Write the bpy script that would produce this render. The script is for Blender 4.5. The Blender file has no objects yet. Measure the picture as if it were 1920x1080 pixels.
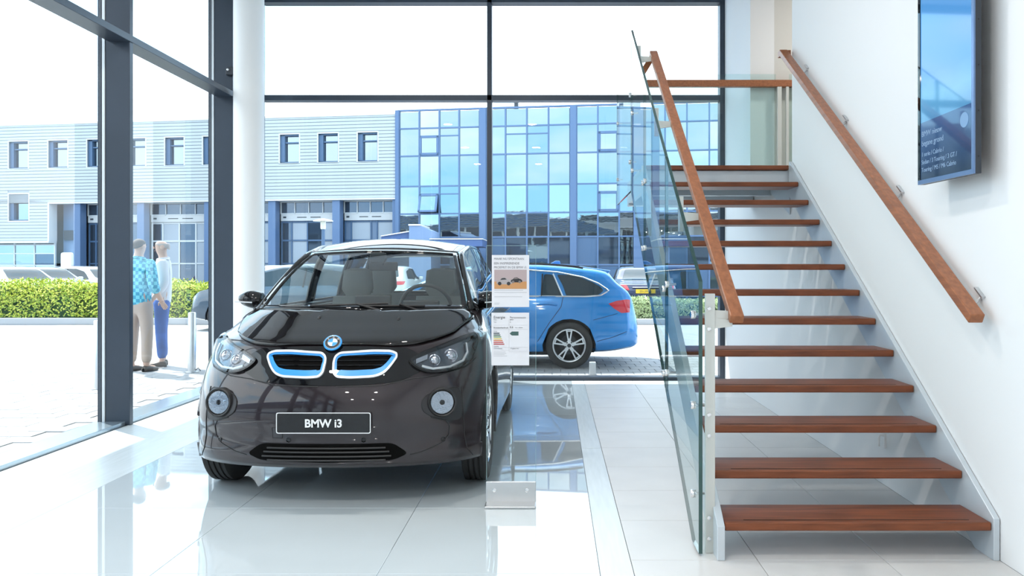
import bpy, bmesh, math, random
import numpy as np
from mathutils import Vector, Matrix
from mathutils.bvhtree import BVHTree
random.seed(7)
SC = bpy.context.scene
COL = SC.collection
PI = math.pi
F, PX, PY, H = 1550.0, 1040.0, 505.0, 1.34        # focal length and principal point for a 1920 px wide picture, eye height

# ---------------------------------------------------------------- camera, sky, sun, exposure
cam = bpy.data.cameras.new('camera'); camo = bpy.data.objects.new('camera', cam); COL.objects.link(camo)
camo.location = (0, 0, H); camo.rotation_euler = (PI/2, 0, 0)
cam.sensor_width = 36; cam.lens = F/1920*36
cam.shift_x = -(PX-960)/1920; cam.shift_y = -(540-PY)/1920
cam.clip_end = 400; cam.clip_start = 0.05
SC.camera = camo
SC.view_settings.view_transform = 'Standard'; SC.view_settings.look = 'None'
SC.view_settings.gamma = 1; SC.view_settings.use_curve_mapping = False
SC.view_settings.exposure = 0.15
SC.cycles.transparent_max_bounces = 32
SC.cycles.max_bounces = 10
SC.cycles.sample_clamp_indirect = 8
SC.cycles.caustics_reflective = False; SC.cycles.caustics_refractive = False

w = bpy.data.worlds.new('sky'); SC.world = w; w.use_nodes = True
nt = w.node_tree; nt.nodes.clear()
out = nt.nodes.new('ShaderNodeOutputWorld'); bg = nt.nodes.new('ShaderNodeBackground')
tc = nt.nodes.new('ShaderNodeTexCoord'); mp = nt.nodes.new('ShaderNodeMapping'); mp.inputs['Scale'].default_value = (1, 1, 3.2)
nz = nt.nodes.new('ShaderNodeTexNoise'); nz.inputs['Scale'].default_value = 2.1; nz.inputs['Detail'].default_value = 7; nz.inputs['Roughness'].default_value = .55
cr = nt.nodes.new('ShaderNodeValToRGB')
cr.color_ramp.elements[0].position = .38; cr.color_ramp.elements[0].color = (.43, .74, 1.0, 1)
cr.color_ramp.elements[1].position = .57; cr.color_ramp.elements[1].color = (.93, .97, 1.0, 1)
nt.links.new(tc.outputs['Generated'], mp.inputs[0]); nt.links.new(mp.outputs[0], nz.inputs[0])
nt.links.new(nz.outputs[0], cr.inputs[0]); nt.links.new(cr.outputs[0], bg.inputs[0])
bg.inputs[1].default_value = 3.5
nt.links.new(bg.outputs[0], out.inputs[0])

sun = bpy.data.lights.new('sun', 'SUN'); suno = bpy.data.objects.new('sun', sun); COL.objects.link(suno)
sun.energy = 8.0; sun.angle = .009; sun.color = (1, .97, .92)
suno.rotation_euler = Vector((.77, -.64, -1.36)).to_track_quat('-Z', 'Y').to_euler()
suno.location = (-20, 20, 30)

# ---------------------------------------------------------------- materials
def srgb(r, g, b):
    return tuple(((c/255)/12.92 if c/255 <= .04045 else ((c/255+.055)/1.055)**2.4) for c in (r, g, b))
def P(name, col, rough=.5, metal=0, coat=0, emit=None, es=1, spec=.5, noise=0, nscale=8, bump=0, bscale=60, stretch=None):
    m = bpy.data.materials.new(name); m.use_nodes = True
    t = m.node_tree; b = t.nodes['Principled BSDF']
    b.inputs['Base Color'].default_value = (*col, 1); b.inputs['Roughness'].default_value = rough
    b.inputs['Metallic'].default_value = metal; b.inputs['Coat Weight'].default_value = coat
    b.inputs['Coat Roughness'].default_value = .02; b.inputs['Specular IOR Level'].default_value = spec
    if emit:
        b.inputs['Emission Color'].default_value = (*emit, 1); b.inputs['Emission Strength'].default_value = es
    if noise or bump:
        c = t.nodes.new('ShaderNodeTexCoord'); mpn = t.nodes.new('ShaderNodeMapping')
        t.links.new(c.outputs['Object'], mpn.inputs[0])
        if stretch: mpn.inputs['Scale'].default_value = stretch
        if noise:
            n = t.nodes.new('ShaderNodeTexNoise'); n.inputs['Scale'].default_value = nscale; n.inputs['Detail'].default_value = 6
            r = t.nodes.new('ShaderNodeValToRGB')
            r.color_ramp.elements[0].position = .3; r.color_ramp.elements[1].position = .7
            r.color_ramp.elements[0].color = (*[max(0, x*(1-noise)) for x in col], 1)
            r.color_ramp.elements[1].color = (*[min(1, x*(1+noise)) for x in col], 1)
            t.links.new(mpn.outputs[0], n.inputs[0]); t.links.new(n.outputs[0], r.inputs[0]); t.links.new(r.outputs[0], b.inputs['Base Color'])
        if bump:
            n2 = t.nodes.new('ShaderNodeTexNoise'); n2.inputs['Scale'].default_value = bscale; n2.inputs['Detail'].default_value = 3
            bp = t.nodes.new('ShaderNodeBump'); bp.inputs['Strength'].default_value = bump; bp.inputs['Distance'].default_value = .01
            t.links.new(mpn.outputs[0], n2.inputs[0]); t.links.new(n2.outputs[0], bp.inputs['Height']); t.links.new(bp.outputs[0], b.inputs['Normal'])
    return m
def glass(name, tint, ior=1.45, k=1.0):
    m = bpy.data.materials.new(name); m.use_nodes = True; t = m.node_tree; t.nodes.clear()
    o = t.nodes.new('ShaderNodeOutputMaterial'); mx = t.nodes.new('ShaderNodeMixShader')
    tr = t.nodes.new('ShaderNodeBsdfTransparent'); tr.inputs[0].default_value = (*tint, 1)
    gl = t.nodes.new('ShaderNodeBsdfGlossy'); gl.inputs['Roughness'].default_value = 0
    fr = t.nodes.new('ShaderNodeFresnel'); fr.inputs[0].default_value = ior
    ge = t.nodes.new('ShaderNodeNewGeometry')
    a = t.nodes.new('ShaderNodeMath'); a.operation = 'SUBTRACT'; a.inputs[0].default_value = k
    u = t.nodes.new('ShaderNodeMath'); u.operation = 'MULTIPLY'; u.use_clamp = True
    t.links.new(ge.outputs['Backfacing'], a.inputs[1]); t.links.new(fr.outputs[0], u.inputs[0]); t.links.new(a.outputs[0], u.inputs[1])
    t.links.new(u.outputs[0], mx.inputs[0]); t.links.new(tr.outputs[0], mx.inputs[1]); t.links.new(gl.outputs[0], mx.inputs[2])
    t.links.new(mx.outputs[0], o.inputs[0])
    return m

M = {}
M['wall'] = P('wall_white', (.76, .765, .77), .75, bump=.02, bscale=200)
M['ceil'] = P('ceiling_white', (.8, .8, .8), .8)
M['greywall'] = P('corridor_grey', srgb(205, 203, 198), .8)
M['tile_gloss'] = P('polished_tile', (.60, .66, .69), .02, coat=.6, noise=.02, nscale=2)
M['tile_matt'] = P('satin_tile', (.62, .61, .60), .34, noise=.04, nscale=3, spec=.4)
M['tile_strip'] = P('border_tile', (.62, .67, .69), .26, noise=.05, nscale=5, stretch=(8, .6, 1))
M['grout'] = P('grout', (.16, .17, .18), .9)
M['steel_blue'] = P('dark_anodised_frame', srgb(54, 63, 75), .38, metal=.25, noise=.06, nscale=3)
M['steel_blue_l'] = P('light_frame_edge', srgb(210, 216, 220), .35, metal=.3)
M['sill'] = P('sill_metal', srgb(170, 185, 195), .22, metal=.7)
M['column'] = P('column_white', (.88, .88, .87), .55, bump=.02)
M['pane'] = glass('clear_pane', (.95, .975, .98), 1.42)
M['railglass'] = glass('rail_glass', (.89, .955, .95), 1.5)
M['signglass'] = glass('sign_glass', (.95, .975, .98), 1.4)
M['glassedge'] = P('glass_edge_green', (.01, .06, .055), .1, coat=1)
M['wood'] = P('tread_wood', srgb(118, 64, 37), .42, noise=.35, nscale=3, stretch=(1.2, 14, 14), bump=.03, bscale=20, spec=.4)
M['wood2'] = P('rail_wood', srgb(150, 94, 62), .38, noise=.25, nscale=4, stretch=(12, 1.0, 12), spec=.4)
M['groove'] = P('grip_strip', (.03, .012, .006), .7)
M['grey_steel'] = P('painted_grey_steel', srgb(196, 198, 194), .42, metal=.1)
M['stringer'] = P('stringer_paint', srgb(196, 204, 210), .33, metal=.25)
M['chrome'] = P('chrome', (.8, .8, .8), .08, metal=1)
M['brushed'] = P('brushed_aluminium', (.62, .63, .64), .33, metal=1, bump=.03, bscale=40, stretch=(1, 40, 1))
M['black'] = P('matt_black', (.012, .012, .013), .5)
M['gloss_black'] = P('gloss_black', (.005, .005, .006), .06, coat=1, spec=0)
M['rubber'] = P('rubber', (.018, .018, .018), .75, bump=.1, bscale=90)
M['darkmetal'] = P('dark_casing', srgb(58, 62, 68), .45, metal=.4)
M['paint_dark'] = P('dark_pearl_paint', (.024, .018, .021), .28, metal=.25, coat=1, spec=.1)
M['hood'] = P('black_hood_paint', (.008, .007, .007), .18, coat=1, spec=0)
M['blue_trim'] = P('blue_trim', srgb(52, 150, 225), .3, coat=.5)
M['white_trim'] = P('silver_white_trim', (.75, .77, .80), .25, metal=.3)
M['white'] = P('white_plain', (.8, .8, .8), .5)
M['print_black'] = P('print_black', (.03, .03, .035), .7)
M['print_grey'] = P('print_grey', (.17, .17, .19), .7)
M['paper'] = P('paper', (.74, .73, .76), .7)
M['lamp_glass'] = glass('lamp_cover', (.9, .93, .95), 1.5)
M['car_glass'] = glass('windscreen_glass', (.88, .94, .92), 2.0)
M['reflector'] = P('reflector_chrome', (.45, .46, .5), .12, metal=1, bump=.4, bscale=50)
M['interior'] = P('seat_fabric', (.17, .176, .174), .75)
M['interior_l'] = P('headliner', (.74, .75, .74), .9)
M['recess_shade'] = P('grille_recess_shade', (.003, .003, .003), .95, spec=.1); M['surround'] = P('fog_surround_grey', (.016, .015, .018), .45)  # near-black grille colour stands in for the shade of an unmodelled recess
M['plate_black'] = P('plate_black', (.008, .008, .009), .25)

# ---------------------------------------------------------------- mesh helpers
W = {}
class B:
    def __init__(s): s.v = []; s.f = []
    def add(s, vs, fs):
        n = len(s.v); s.v += [tuple(p) for p in vs]; s.f += [tuple(i+n for i in f) for f in fs]; return s
    def box(s, x0, x1, y0, y1, z0, z1):
        return s.add([(x0, y0, z0), (x1, y0, z0), (x1, y1, z0), (x0, y1, z0), (x0, y0, z1), (x1, y0, z1), (x1, y1, z1), (x0, y1, z1)],
                     [(3, 2, 1, 0), (4, 5, 6, 7), (0, 1, 5, 4), (1, 2, 6, 5), (2, 3, 7, 6), (3, 0, 4, 7)])
    def prism(s, poly, ax, a, b):
        def q(p, t):
            return (t, p[0], p[1]) if ax == 'x' else (p[0], t, p[1]) if ax == 'y' else (p[0], p[1], t)
        n = len(poly); area = sum(poly[i][0]*poly[(i+1) % n][1]-poly[(i+1) % n][0]*poly[i][1] for i in range(n))
        if (area > 0) == (ax == 'y'): poly = poly[::-1]
        if a > b: a, b = b, a
        vs = [q(p, a) for p in poly]+[q(p, b) for p in poly]
        fs = [tuple(range(n))[::-1], tuple(range(n, 2*n))]+[(i, (i+1) % n, (i+1) % n+n, i+n) for i in range(n)]
        return s.add(vs, fs)
    def tube(s, pts, r, n=8, closed=False):
        pts = [Vector(p) for p in pts]; k = len(pts); vs = []; fs = []
        rr = r if isinstance(r, (list, tuple)) else [r]*k
        up = None
        for i, p in enumerate(pts):
            d = (pts[(i+1) % k]-pts[i-1]) if closed else (pts[min(i+1, k-1)]-pts[max(i-1, 0)])
            d.normalize()
            if up is None: up = Vector((0, 0, 1)) if abs(d.z) < .9 else Vector((0, 1, 0))
            a = d.cross(up)
            if a.length < 1e-5: a = d.orthogonal()
            a.normalize(); b = a.cross(d); up = b
            for j in range(n):
                t = 2*PI*j/n; vs.append(p+a*(math.cos(t)*rr[i])+b*(math.sin(t)*rr[i]))
        m = k if closed else k-1
        for i in range(m):
            for j in range(n):
                i2 = (i+1) % k; fs.append((i*n+j, i*n+(j+1) % n, i2*n+(j+1) % n, i2*n+j))
        if not closed: fs += [tuple(range(n))[::-1], tuple(range((k-1)*n, k*n))]
        return s.add(vs, fs)
    def bar(s, p0, p1, wd, ht, up=(0, 0, 1)):
        p0, p1 = Vector(p0), Vector(p1); d = (p1-p0).normalized(); up = Vector(up); a = d.cross(up).normalized()*wd/2; b = a.cross(d).normalized()*ht/2
        vs = [p0-a-b, p0+a-b, p0+a+b, p0-a+b, p1-a-b, p1+a-b, p1+a+b, p1-a+b]
        return s.add(vs, [(0, 1, 2, 3), (7, 6, 5, 4), (0, 4, 5, 1), (1, 5, 6, 2), (2, 6, 7, 3), (3, 7, 4, 0)])
    def lathe(s, prof, n=24, c=(0, 0, 0), ax='z', cap=True):
        vs = []; fs = []
        for r, h in prof:
            for j in range(n):
                t = 2*PI*j/n; a, b = r*math.cos(t), r*math.sin(t)
                p = (a, b, h) if ax == 'z' else (h, a, b) if ax == 'x' else (b, h, a)
                vs.append((p[0]+c[0], p[1]+c[1], p[2]+c[2]))
        for i in range(len(prof)-1):
            for j in range(n):
                fs.append((i*n+j, i*n+(j+1) % n, (i+1)*n+(j+1) % n, (i+1)*n+j))
        if cap and prof[0][0] > 1e-4: fs.append(tuple(range(n))[::-1])
        if cap and prof[-1][0] > 1e-4: fs.append(tuple(range((len(prof)-1)*n, len(prof)*n)))
        return s.add(vs, fs)
    def arch(s, r, h0, h1, c, ax, n=20, dz=-.12):
        pts = [(r*math.cos(PI*i/n), r*math.sin(PI*i/n)) for i in range(n+1)]
        pts = [(r, dz)]+pts+[(-r, dz)]
        vs = []
        for h in (h0, h1):
            for a, b in pts: vs.append((c[0]+h, c[1]+a, c[2]+b) if ax == 'x' else (c[0]+a, c[1]+h, c[2]+b))
        m = len(pts)
        return s.add(vs, [(i, i+1, m+i+1, m+i) for i in range(m-1)]+[tuple(range(m))])
    def grid(s, G):
        m, n = len(G), len(G[0])
        return s.add([p for r in G for p in r], [(i*n+j, i*n+j+1, (i+1)*n+j+1, (i+1)*n+j) for i in range(m-1) for j in range(n-1)])
    def build(s, name, mat, parent=None, smooth=0, bevel=0, solid=0, fix=True, seg=2, solid_off=-1):
        me = bpy.data.meshes.new(name)
        o0 = W.get(parent.name, (0, 0, 0)) if parent else (0, 0, 0)
        me.from_pydata([(x-o0[0], y-o0[1], z-o0[2]) for x, y, z in s.v], [], s.f)
        if fix:
            bm = bmesh.new(); bm.from_mesh(me)
            bmesh.ops.remove_doubles(bm, verts=bm.verts, dist=1e-5); bmesh.ops.recalc_face_normals(bm, faces=bm.faces)
            bm.to_mesh(me); bm.free()
        me.materials.append(mat if not isinstance(mat, str) else M[mat])
        if smooth:
            me.shade_smooth(); me.set_sharp_from_angle(angle=math.radians(smooth))
        o = bpy.data.objects.new(name, me); COL.objects.link(o)
        if parent: o.parent = parent; W[o.name] = o0
        if solid:
            md = o.modifiers.new('thick', 'SOLIDIFY'); md.thickness = solid; md.offset = solid_off
        if bevel:
            md = o.modifiers.new('bevel', 'BEVEL'); md.width = bevel; md.segments = seg; md.limit_method = 'ANGLE'; md.angle_limit = math.radians(35)
        return o
def tag(o, label=None, cat=None, group=None, kind=None):
    if label: o['label'] = label
    if cat: o['category'] = cat
    if group: o['group'] = group
    if kind: o['kind'] = kind
    return o
def thing(name, loc, label, cat, group=None, rz=0, world=False, kind=None):
    o = bpy.data.objects.new(name, None); COL.objects.link(o); o.location = loc; o.rotation_euler = (0, 0, rz); o.empty_display_size = .1
    if world: W[o.name] = tuple(loc)
    return tag(o, label, cat, group, kind)
def piece(src, loc, parent=None, rot=None, scale=None):
    o = src.copy(); COL.objects.link(o); o.location = loc
    if rot: o.rotation_euler = rot
    if scale: o.scale = scale
    if parent: o.parent = parent
    return o
def copy_tree(o, parent=None):
    c = o.copy(); COL.objects.link(c)
    if parent: c.parent = parent
    for ch in list(o.children): copy_tree(ch, c)
    return c
def text(name, s, size, loc, rot, mat, parent, align='LEFT', ext=.0004, sx=1.0, bold=0):
    cu = bpy.data.curves.new(name, 'FONT'); cu.body = s; cu.size = size; cu.align_x = align; cu.extrude = ext; cu.resolution_u = 3; cu.offset = bold
    tmp = bpy.data.objects.new('tmp_text', cu); COL.objects.link(tmp)
    me = bpy.data.meshes.new_from_object(tmp.evaluated_get(bpy.context.evaluated_depsgraph_get()))
    bpy.data.objects.remove(tmp); me.name = name
    me.materials.clear(); me.materials.append(M[mat] if isinstance(mat, str) else mat)
    o = bpy.data.objects.new(name, me); COL.objects.link(o)
    o0 = W.get(parent.name, (0, 0, 0)) if parent else (0, 0, 0)
    o.location = Vector(loc)-Vector(o0); o.rotation_euler = rot; o.scale = (sx, 1, 1)
    if parent: o.parent = parent
    return o
def pch(xs, ys, x):                                   # smooth monotone interpolation
    xs = list(xs); ys = list(ys); n = len(xs)
    if x <= xs[0]: return ys[0]
    if x >= xs[-1]: return ys[-1]
    d = [(ys[i+1]-ys[i])/(xs[i+1]-xs[i]) for i in range(n-1)]
    m = [d[0]]+[0 if d[i-1]*d[i] <= 0 else 2*d[i-1]*d[i]/(d[i-1]+d[i]) for i in range(1, n-1)]+[d[-1]]
    i = max(k for k in range(n-1) if xs[k] <= x); h = xs[i+1]-xs[i]; t = (x-xs[i])/h
    return (2*t**3-3*t*t+1)*ys[i]+(t**3-2*t*t+t)*h*m[i]+(-2*t**3+3*t*t)*ys[i+1]+(t**3-t*t)*h*m[i+1]
def dens(poly, step, closed=True):
    r = []
    n = len(poly)
    for i in range(n if closed else n-1):
        a, b = Vector(poly[i]), Vector(poly[(i+1) % n]); k = max(1, int((b-a).length/step))
        r += [tuple(a.lerp(b, j/k)) for j in range(k)]
    if not closed: r.append(tuple(poly[-1]))
    return r
def rnd(poly, rad, k=4):                              # rounds the corners of a 2-D outline
    r = []; n = len(poly)
    for i in range(n):
        p0, p, p1 = Vector(poly[i-1]), Vector(poly[i]), Vector(poly[(i+1) % n])
        d0, d1 = (p0-p), (p1-p); q = min(rad, d0.length*.45, d1.length*.45)
        a, b = p+d0.normalized()*q, p+d1.normalized()*q
        for j in range(k+1):
            t = j/k; r.append(tuple(a*(1-t)**2+p*2*t*(1-t)+b*t*t))
    return r
def inset(poly, d):
    n = len(poly); r = []
    ar = sum(poly[i][0]*poly[(i+1) % n][1]-poly[(i+1) % n][0]*poly[i][1] for i in range(n)); sg = 1 if ar > 0 else -1
    for i in range(n):
        t = Vector(poly[(i+1) % n])-Vector(poly[i-1]); nn = Vector((-t.y, t.x)).normalized()*sg
        dd = d(poly[i], nn) if callable(d) else d
        r.append((poly[i][0]+nn.x*dd, poly[i][1]+nn.y*dd))
    return r
class Skin:                                           # lays outlines onto a body surface
    def __init__(s, b, axis):
        s.t = BVHTree.FromPolygons([Vector(v) for v in b.v], b.f); s.ax = axis
    def hit(s, a, b, sign=1):
        if s.ax == 'y': o, d = Vector((a, -3 if sign > 0 else 9, b)), Vector((0, sign, 0))
        elif s.ax == 'x': o, d = Vector((-3 if sign > 0 else 9, a, b)), Vector((sign, 0, 0))
        else: o, d = Vector((a, b, 4)), Vector((0, 0, -1))
        p, n, _, _ = s.t.ray_cast(o, d)
        if p is None:
            p, n, _, _ = s.t.find_nearest(o+d*(3.2 if s.ax == 'y' else 3.2))
        if n.dot(d) > 0: n = -n
        return p, n
    def at(s, a, b, off, sign=1):
        p, n = s.hit(a, b, sign); return p+n*off
    def patch(s, outl, off, depth=.02, rings=5, step=.03, sign=1):
        o = dens(outl, step); n = len(o); cx = sum(p[0] for p in o)/n; cy = sum(p[1] for p in o)/n
        b = B(); vs = []
        low = []
        for p in o:
            q, nn = s.hit(p[0], p[1], sign); low.append(q-nn*depth)
        vs += low
        for k in range(rings):
            t = 1-k/rings
            vs += [s.at(cx+(p[0]-cx)*t, cy+(p[1]-cy)*t, off, sign) for p in o]
        vs.append(s.at(cx, cy, off, sign)); fs = []
        for k in range(rings):
            for i in range(n):
                fs.append((k*n+i, k*n+(i+1) % n, (k+1)*n+(i+1) % n, (k+1)*n+i))
        fs += [(rings*n+i, rings*n+(i+1) % n, len(vs)-1) for i in range(n)]
        return b.add(vs, fs)
    def band(s, outer, inner, off, depth=.02, sign=1):
        n = len(outer); b = B()
        A = [s.at(*p, off, sign) for p in outer]; C = [s.at(*p, off, sign) for p in inner]
        D = [s.at(*p, -depth, sign) for p in inner]; E = [s.at(*p, -depth, sign) for p in outer]
        fs = []
        for r in range(3):
            fs += [(r*n+i, r*n+(i+1) % n, (r+1)*n+(i+1) % n, (r+1)*n+i) for i in range(n)]
        return b.add(E+A+C+D, fs)
    def line(s, pts, r, off=0, step=.03, closed=False, sign=1, n=6):
        return B().tube([s.at(*p, off, sign) for p in dens(pts, step, closed)], r, n, closed)

def at(px, py, Y): return ((px-PX)*Y/F, Y, H-(py-PY)*Y/F)

# ---------------------------------------------------------------- the setting: floor
RX, LX, BY = 2.05, -3.87, 10.05       # right wall, left glazing, back glazing
fl = tag(B().box(LX-.1, 5, -8, BY+.1, -.2, -.006).build('floor', 'grout'), 'white tiled showroom floor, polished left and satin right', 'floor', kind='structure')
def tile_set(name, mat, x0, x1, ys, gap, bev):
    made = {}
    for a, b in zip(ys[:-1], ys[1:]):
        k = (round(x1-x0, 3), round(b-a, 3))
        loc = ((x0+x1)/2, (a+b)/2, 0)
        if k not in made:
            o = B().box(-k[0]/2+gap, k[0]/2-gap, -k[1]/2+gap, k[1]/2-gap, -.012, 0).build(name, mat, fl, bevel=bev, seg=1); o.location = loc; made[k] = o
        else: piece(made[k], loc, fl)
ysg = [-8, 1.64, 2.64]+[3.64+i for i in range(7)]+[BY]
for a, b in ((-2.80, -1.77), (-1.77, -.78), (-.78, .2)): tile_set('polished_tile', 'tile_gloss', a, b, ysg, .0011, .001)
yss = [-8, 2.01]+[2.61+.6*i for i in range(13)]
yss = [y for y in yss if y < BY-.05]+[BY]
for a, b in ((.35, .935), (.935, 1.52), (1.52, RX)): tile_set('satin_tile', 'tile_matt', a, b, yss, .0016, .001)
tile_set('border_tile', 'tile_strip', .2, .35, [-8, 2.3, 6.19, BY], .0013, .001)
tile_set('border_tile', 'tile_strip', LX+.2, -2.80, [-8, 3.3, 6.6, BY], .0013, .001)

# walls, ceiling, roof
LZ = 13*.172                                            # landing height
wr = B().box(RX, RX+.25, -8, 7.14, 0, 4.62).box(RX, RX+.25, 7.14, BY+.1, 0, 2.0).box(RX, RX+.25, 8.66, BY+.1, 2.0, 4.62).build('wall_right', 'wall')
tag(wr, 'white plaster wall on the stair side', 'wall', kind='structure')
wc = B().box(RX+.25, 5, 8.66, 8.8, 2.0, 4.62).box(5, 5.15, 6.9, 8.8, 2.0, 4.62).box(RX+.25, 5, 6.9, 7.0, 2.0, 4.62).build('wall_corridor', 'greywall')
tag(wc, 'grey corridor wall seen through opening above the landing', 'wall', kind='structure')
tag(B().box(RX+.001, 5, 7.145, 8.8, 1.95, LZ).build('floor_corridor', 'tile_matt'), 'upstairs corridor floor behind the stair wall', 'floor', kind='structure')
tag(B().box(LX-.1, 5.2, -8.2, -8, 0, 4.62).build('wall_rear', 'wall'), 'plain rear wall of the showroom', 'wall', kind='structure')
tag(B().box(LX-.1, 5.2, -8.2, BY+.15, 4.62, 4.8).build('ceiling', 'ceil'), 'flat white showroom ceiling', 'ceiling', kind='structure')
roof = B().box(-6.25, 16, -9, 12.1, 5.3, 5.75).box(LX-.05, 16, -8.4, BY+.1, 4.8, 5.3).build('roof', 'white')  # back overhang added above the view to keep sun off the floor
tag(roof, 'white overhanging flat roof slab of the showroom', 'roof', kind='structure')
rib = B()
for i in range(4): rib.box(-6.3, 16, 12.1, 12.16, 5.32+i*.11, 5.37+i*.11)
rib.build('fascia_rib', 'steel_blue', roof)

# left glazing: posts, transom, sill, panes
wl = thing('window_1', (LX, 4, 0), 'left glazed wall of tall panes between dark posts', 'window', world=True, kind='structure')
posts = [7.13-2.27*3-2.27*i for i in range(3)][::-1]+[4.86-2.27, 4.86, 7.13, 9.4]
posts = [-6.49, -4.22, -1.95, .32, 2.59, 4.86, 7.13, 9.40]
for y in posts:
    B().box(-3.86, -3.65, y-.03, y+.03, 0, 4.62).build('post', 'steel_blue', wl, bevel=.004)
    B().box(-3.885, -3.862, y-.036, y+.036, .03, 4.6).build('glazing_strip', 'steel_blue_l', wl)
    B().box(-3.925, -3.887, y-.03, y+.03, .03, 4.6).build('outer_cap', 'steel_blue', wl)
B().box(-3.83, -3.642, -8, BY-.1, 3.296, 3.357).build('transom', 'steel_blue', wl, bevel=.003)
B().box(-3.83, -3.65, -8, BY-.1, 4.52, 4.62).build('head_rail', 'steel_blue', wl)
B().box(-3.95, -3.69, -8, BY, -.01, .032).build('sill', 'sill', wl, bevel=.003)
ye = posts+[BY]
for a, b in zip([-8]+posts, ye):
    B().box(-3.897, -3.887, a+.03, b-.03, .03, 3.31).build('pane', 'pane', wl)
    B().box(-3.897, -3.887, a+.03, b-.03, 3.34, 4.6).build('pane', 'pane', wl)

# back glazing
wb = thing('window_2', (-.8, BY, 0), 'back glazed wall of four large panes behind the cars', 'window', world=True, kind='structure')
for x0, x1 in ((-3.62, -3.535), (-.815, -.757), (1.99, 2.05)):
    B().box(x0, x1, 9.95, 10.09, 0, 4.62).build('mullion', 'steel_blue', wb, bevel=.003)
B().box(-3.53, 1.99, 9.95, 10.10, 3.375, 3.44).build('transom', 'steel_blue', wb, bevel=.003)
B().box(-3.53, 1.99, 9.95, 10.10, 4.555, 4.62).build('head_rail', 'steel_blue', wb)
B().box(-3.53, 1.99, 9.95, 10.12, -.01, .042).build('bottom_rail', 'steel_blue', wb, bevel=.003)
for a, b in ((-3.86, -3.62), (-3.535, -.815), (-.757, 1.99)):
    B().box(a, b, 10.04, 10.05, .03, 3.39).build('pane', 'pane', wb)
    B().box(a, b, 10.04, 10.05, 3.43, 4.6).build('pane', 'pane', wb)
co = B().lathe([(.165, 0), (.165, 4.62)], 48, (-3.44, 9.3, 0)).build('column', 'column', smooth=40)
tag(co, 'round white column in the glazed corner', 'column', kind='structure')

# motion sensor on second post
sn = thing('motion_sensor', at(433, 134, 9.34), 'small grey box sensor fixed high on the corner post', 'sensor')
B().box(-.05, .05, -.03, .03, -.045, .045).build('housing', 'darkmetal', sn, bevel=.008)
B().lathe([(.016, 0), (.014, -.012), (.001, -.016)], 14, (-.02, -.03, .012), 'y').build('lens', 'chrome', sn, smooth=50)

# recessed ceiling lamps
lm = P('lamp_face', (1, 1, 1), .5, emit=(1, .96, .9), es=8)
k = 0
rowname = ['nearest the rear wall', 'third from the back glazing', 'second from the back glazing', 'above the dark hatchback\'s nose']
for q, y in enumerate((-5.5, -2, 1.5, 5.0)):
    for x in (-2.4, -.5):
        c = thing('ceiling_lamp', (x, y, 4.62), 'round recessed downlight in the row %s, on the %s side' % (rowname[q], 'glazing' if x < -1 else 'stair'), 'lamp', 'ceiling downlights')
        B().lathe([(.10, 0), (.125, -.004), (.125, -.016), (.10, -.02)], 20, cap=False).build('trim_ring', 'white', c, smooth=40)
        B().lathe([(.001, -.006), (.098, -.006), (.098, -.002)], 20).build('lamp_face', lm, c)
        l = bpy.data.lights.new('downlight', 'AREA'); l.shape = 'DISK'; l.size = .2; l.energy = 42; l.color = (1, .94, .87)
        lo = bpy.data.objects.new('downlight', l); COL.objects.link(lo); lo.location = (x, y, 4.595)
l = bpy.data.lights.new('downlight', 'AREA'); l.shape = 'DISK'; l.size = .3; l.energy = 30; l.color = (1, .95, .89)  # fill light added to brighten the corridor, no fitting behind it
lo = bpy.data.objects.new('downlight', l); COL.objects.link(lo); lo.location = (3.3, 7.7, 4.5)
B().box(2.3, 5.15, 6.9, 8.8, 4.62, 4.7).build('ceiling_corridor', 'ceil')
tag(bpy.data.objects['ceiling_corridor'], 'corridor ceiling above the landing opening', 'ceiling', kind='structure')

# ---------------------------------------------------------------- staircase
R_, G_, D1 = .172, .275, 3.814
SL = R_/G_
st = thing('staircase', (1.4, D1, 0), 'open staircase with brown wooden treads, grey steel stringers and glass side', 'staircase', world=True)
nose = lambda y: R_+SL*(y-D1)
t0 = None
for n in range(1, 14):
    y = D1+(n-1)*G_; z = n*R_
    if n == 13:
        o = B().box(.785, 2.016, y, y+.295, z-.04, z).build('tread', 'wood', st, bevel=.006, seg=2); c = (0, 0, 0)
        gr = B().box(.88, 1.93, y+.035, y+.043, z-.0005, z+.0012).build('grip_strip', 'groove', o)
    elif t0 is None:
        t0 = o = B().box(.785, 2.016, y, y+.295, z-.04, z).build('tread', 'wood', st, bevel=.006, seg=2)
        g0 = B().box(.88, 1.93, y+.035, y+.043, z-.0005, z+.0012).build('grip_strip', 'groove', o)
    else:
        o = piece(t0, (0, (n-1)*G_, (n-1)*R_), st); W[o.name] = W[st.name]
        g = piece(g0, (0, 0, 0), o)
lo_, hi_ = .27, .03
def stringer(x0, x1, yend, hi):
    ys = D1-.015
    poly = [(ys, 0), (ys, nose(ys)+hi), (yend, nose(yend)+hi), (yend, nose(yend)-lo_), (D1+(lo_-R_)/SL, 0)]
    return B().prism(poly, 'x', x0, x1).build('stringer', 'stringer', st, bevel=.002, seg=1)
stringer(2.018, 2.046, 7.12, .03)
stringer(.748, .783, 7.12, -.005)
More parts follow.
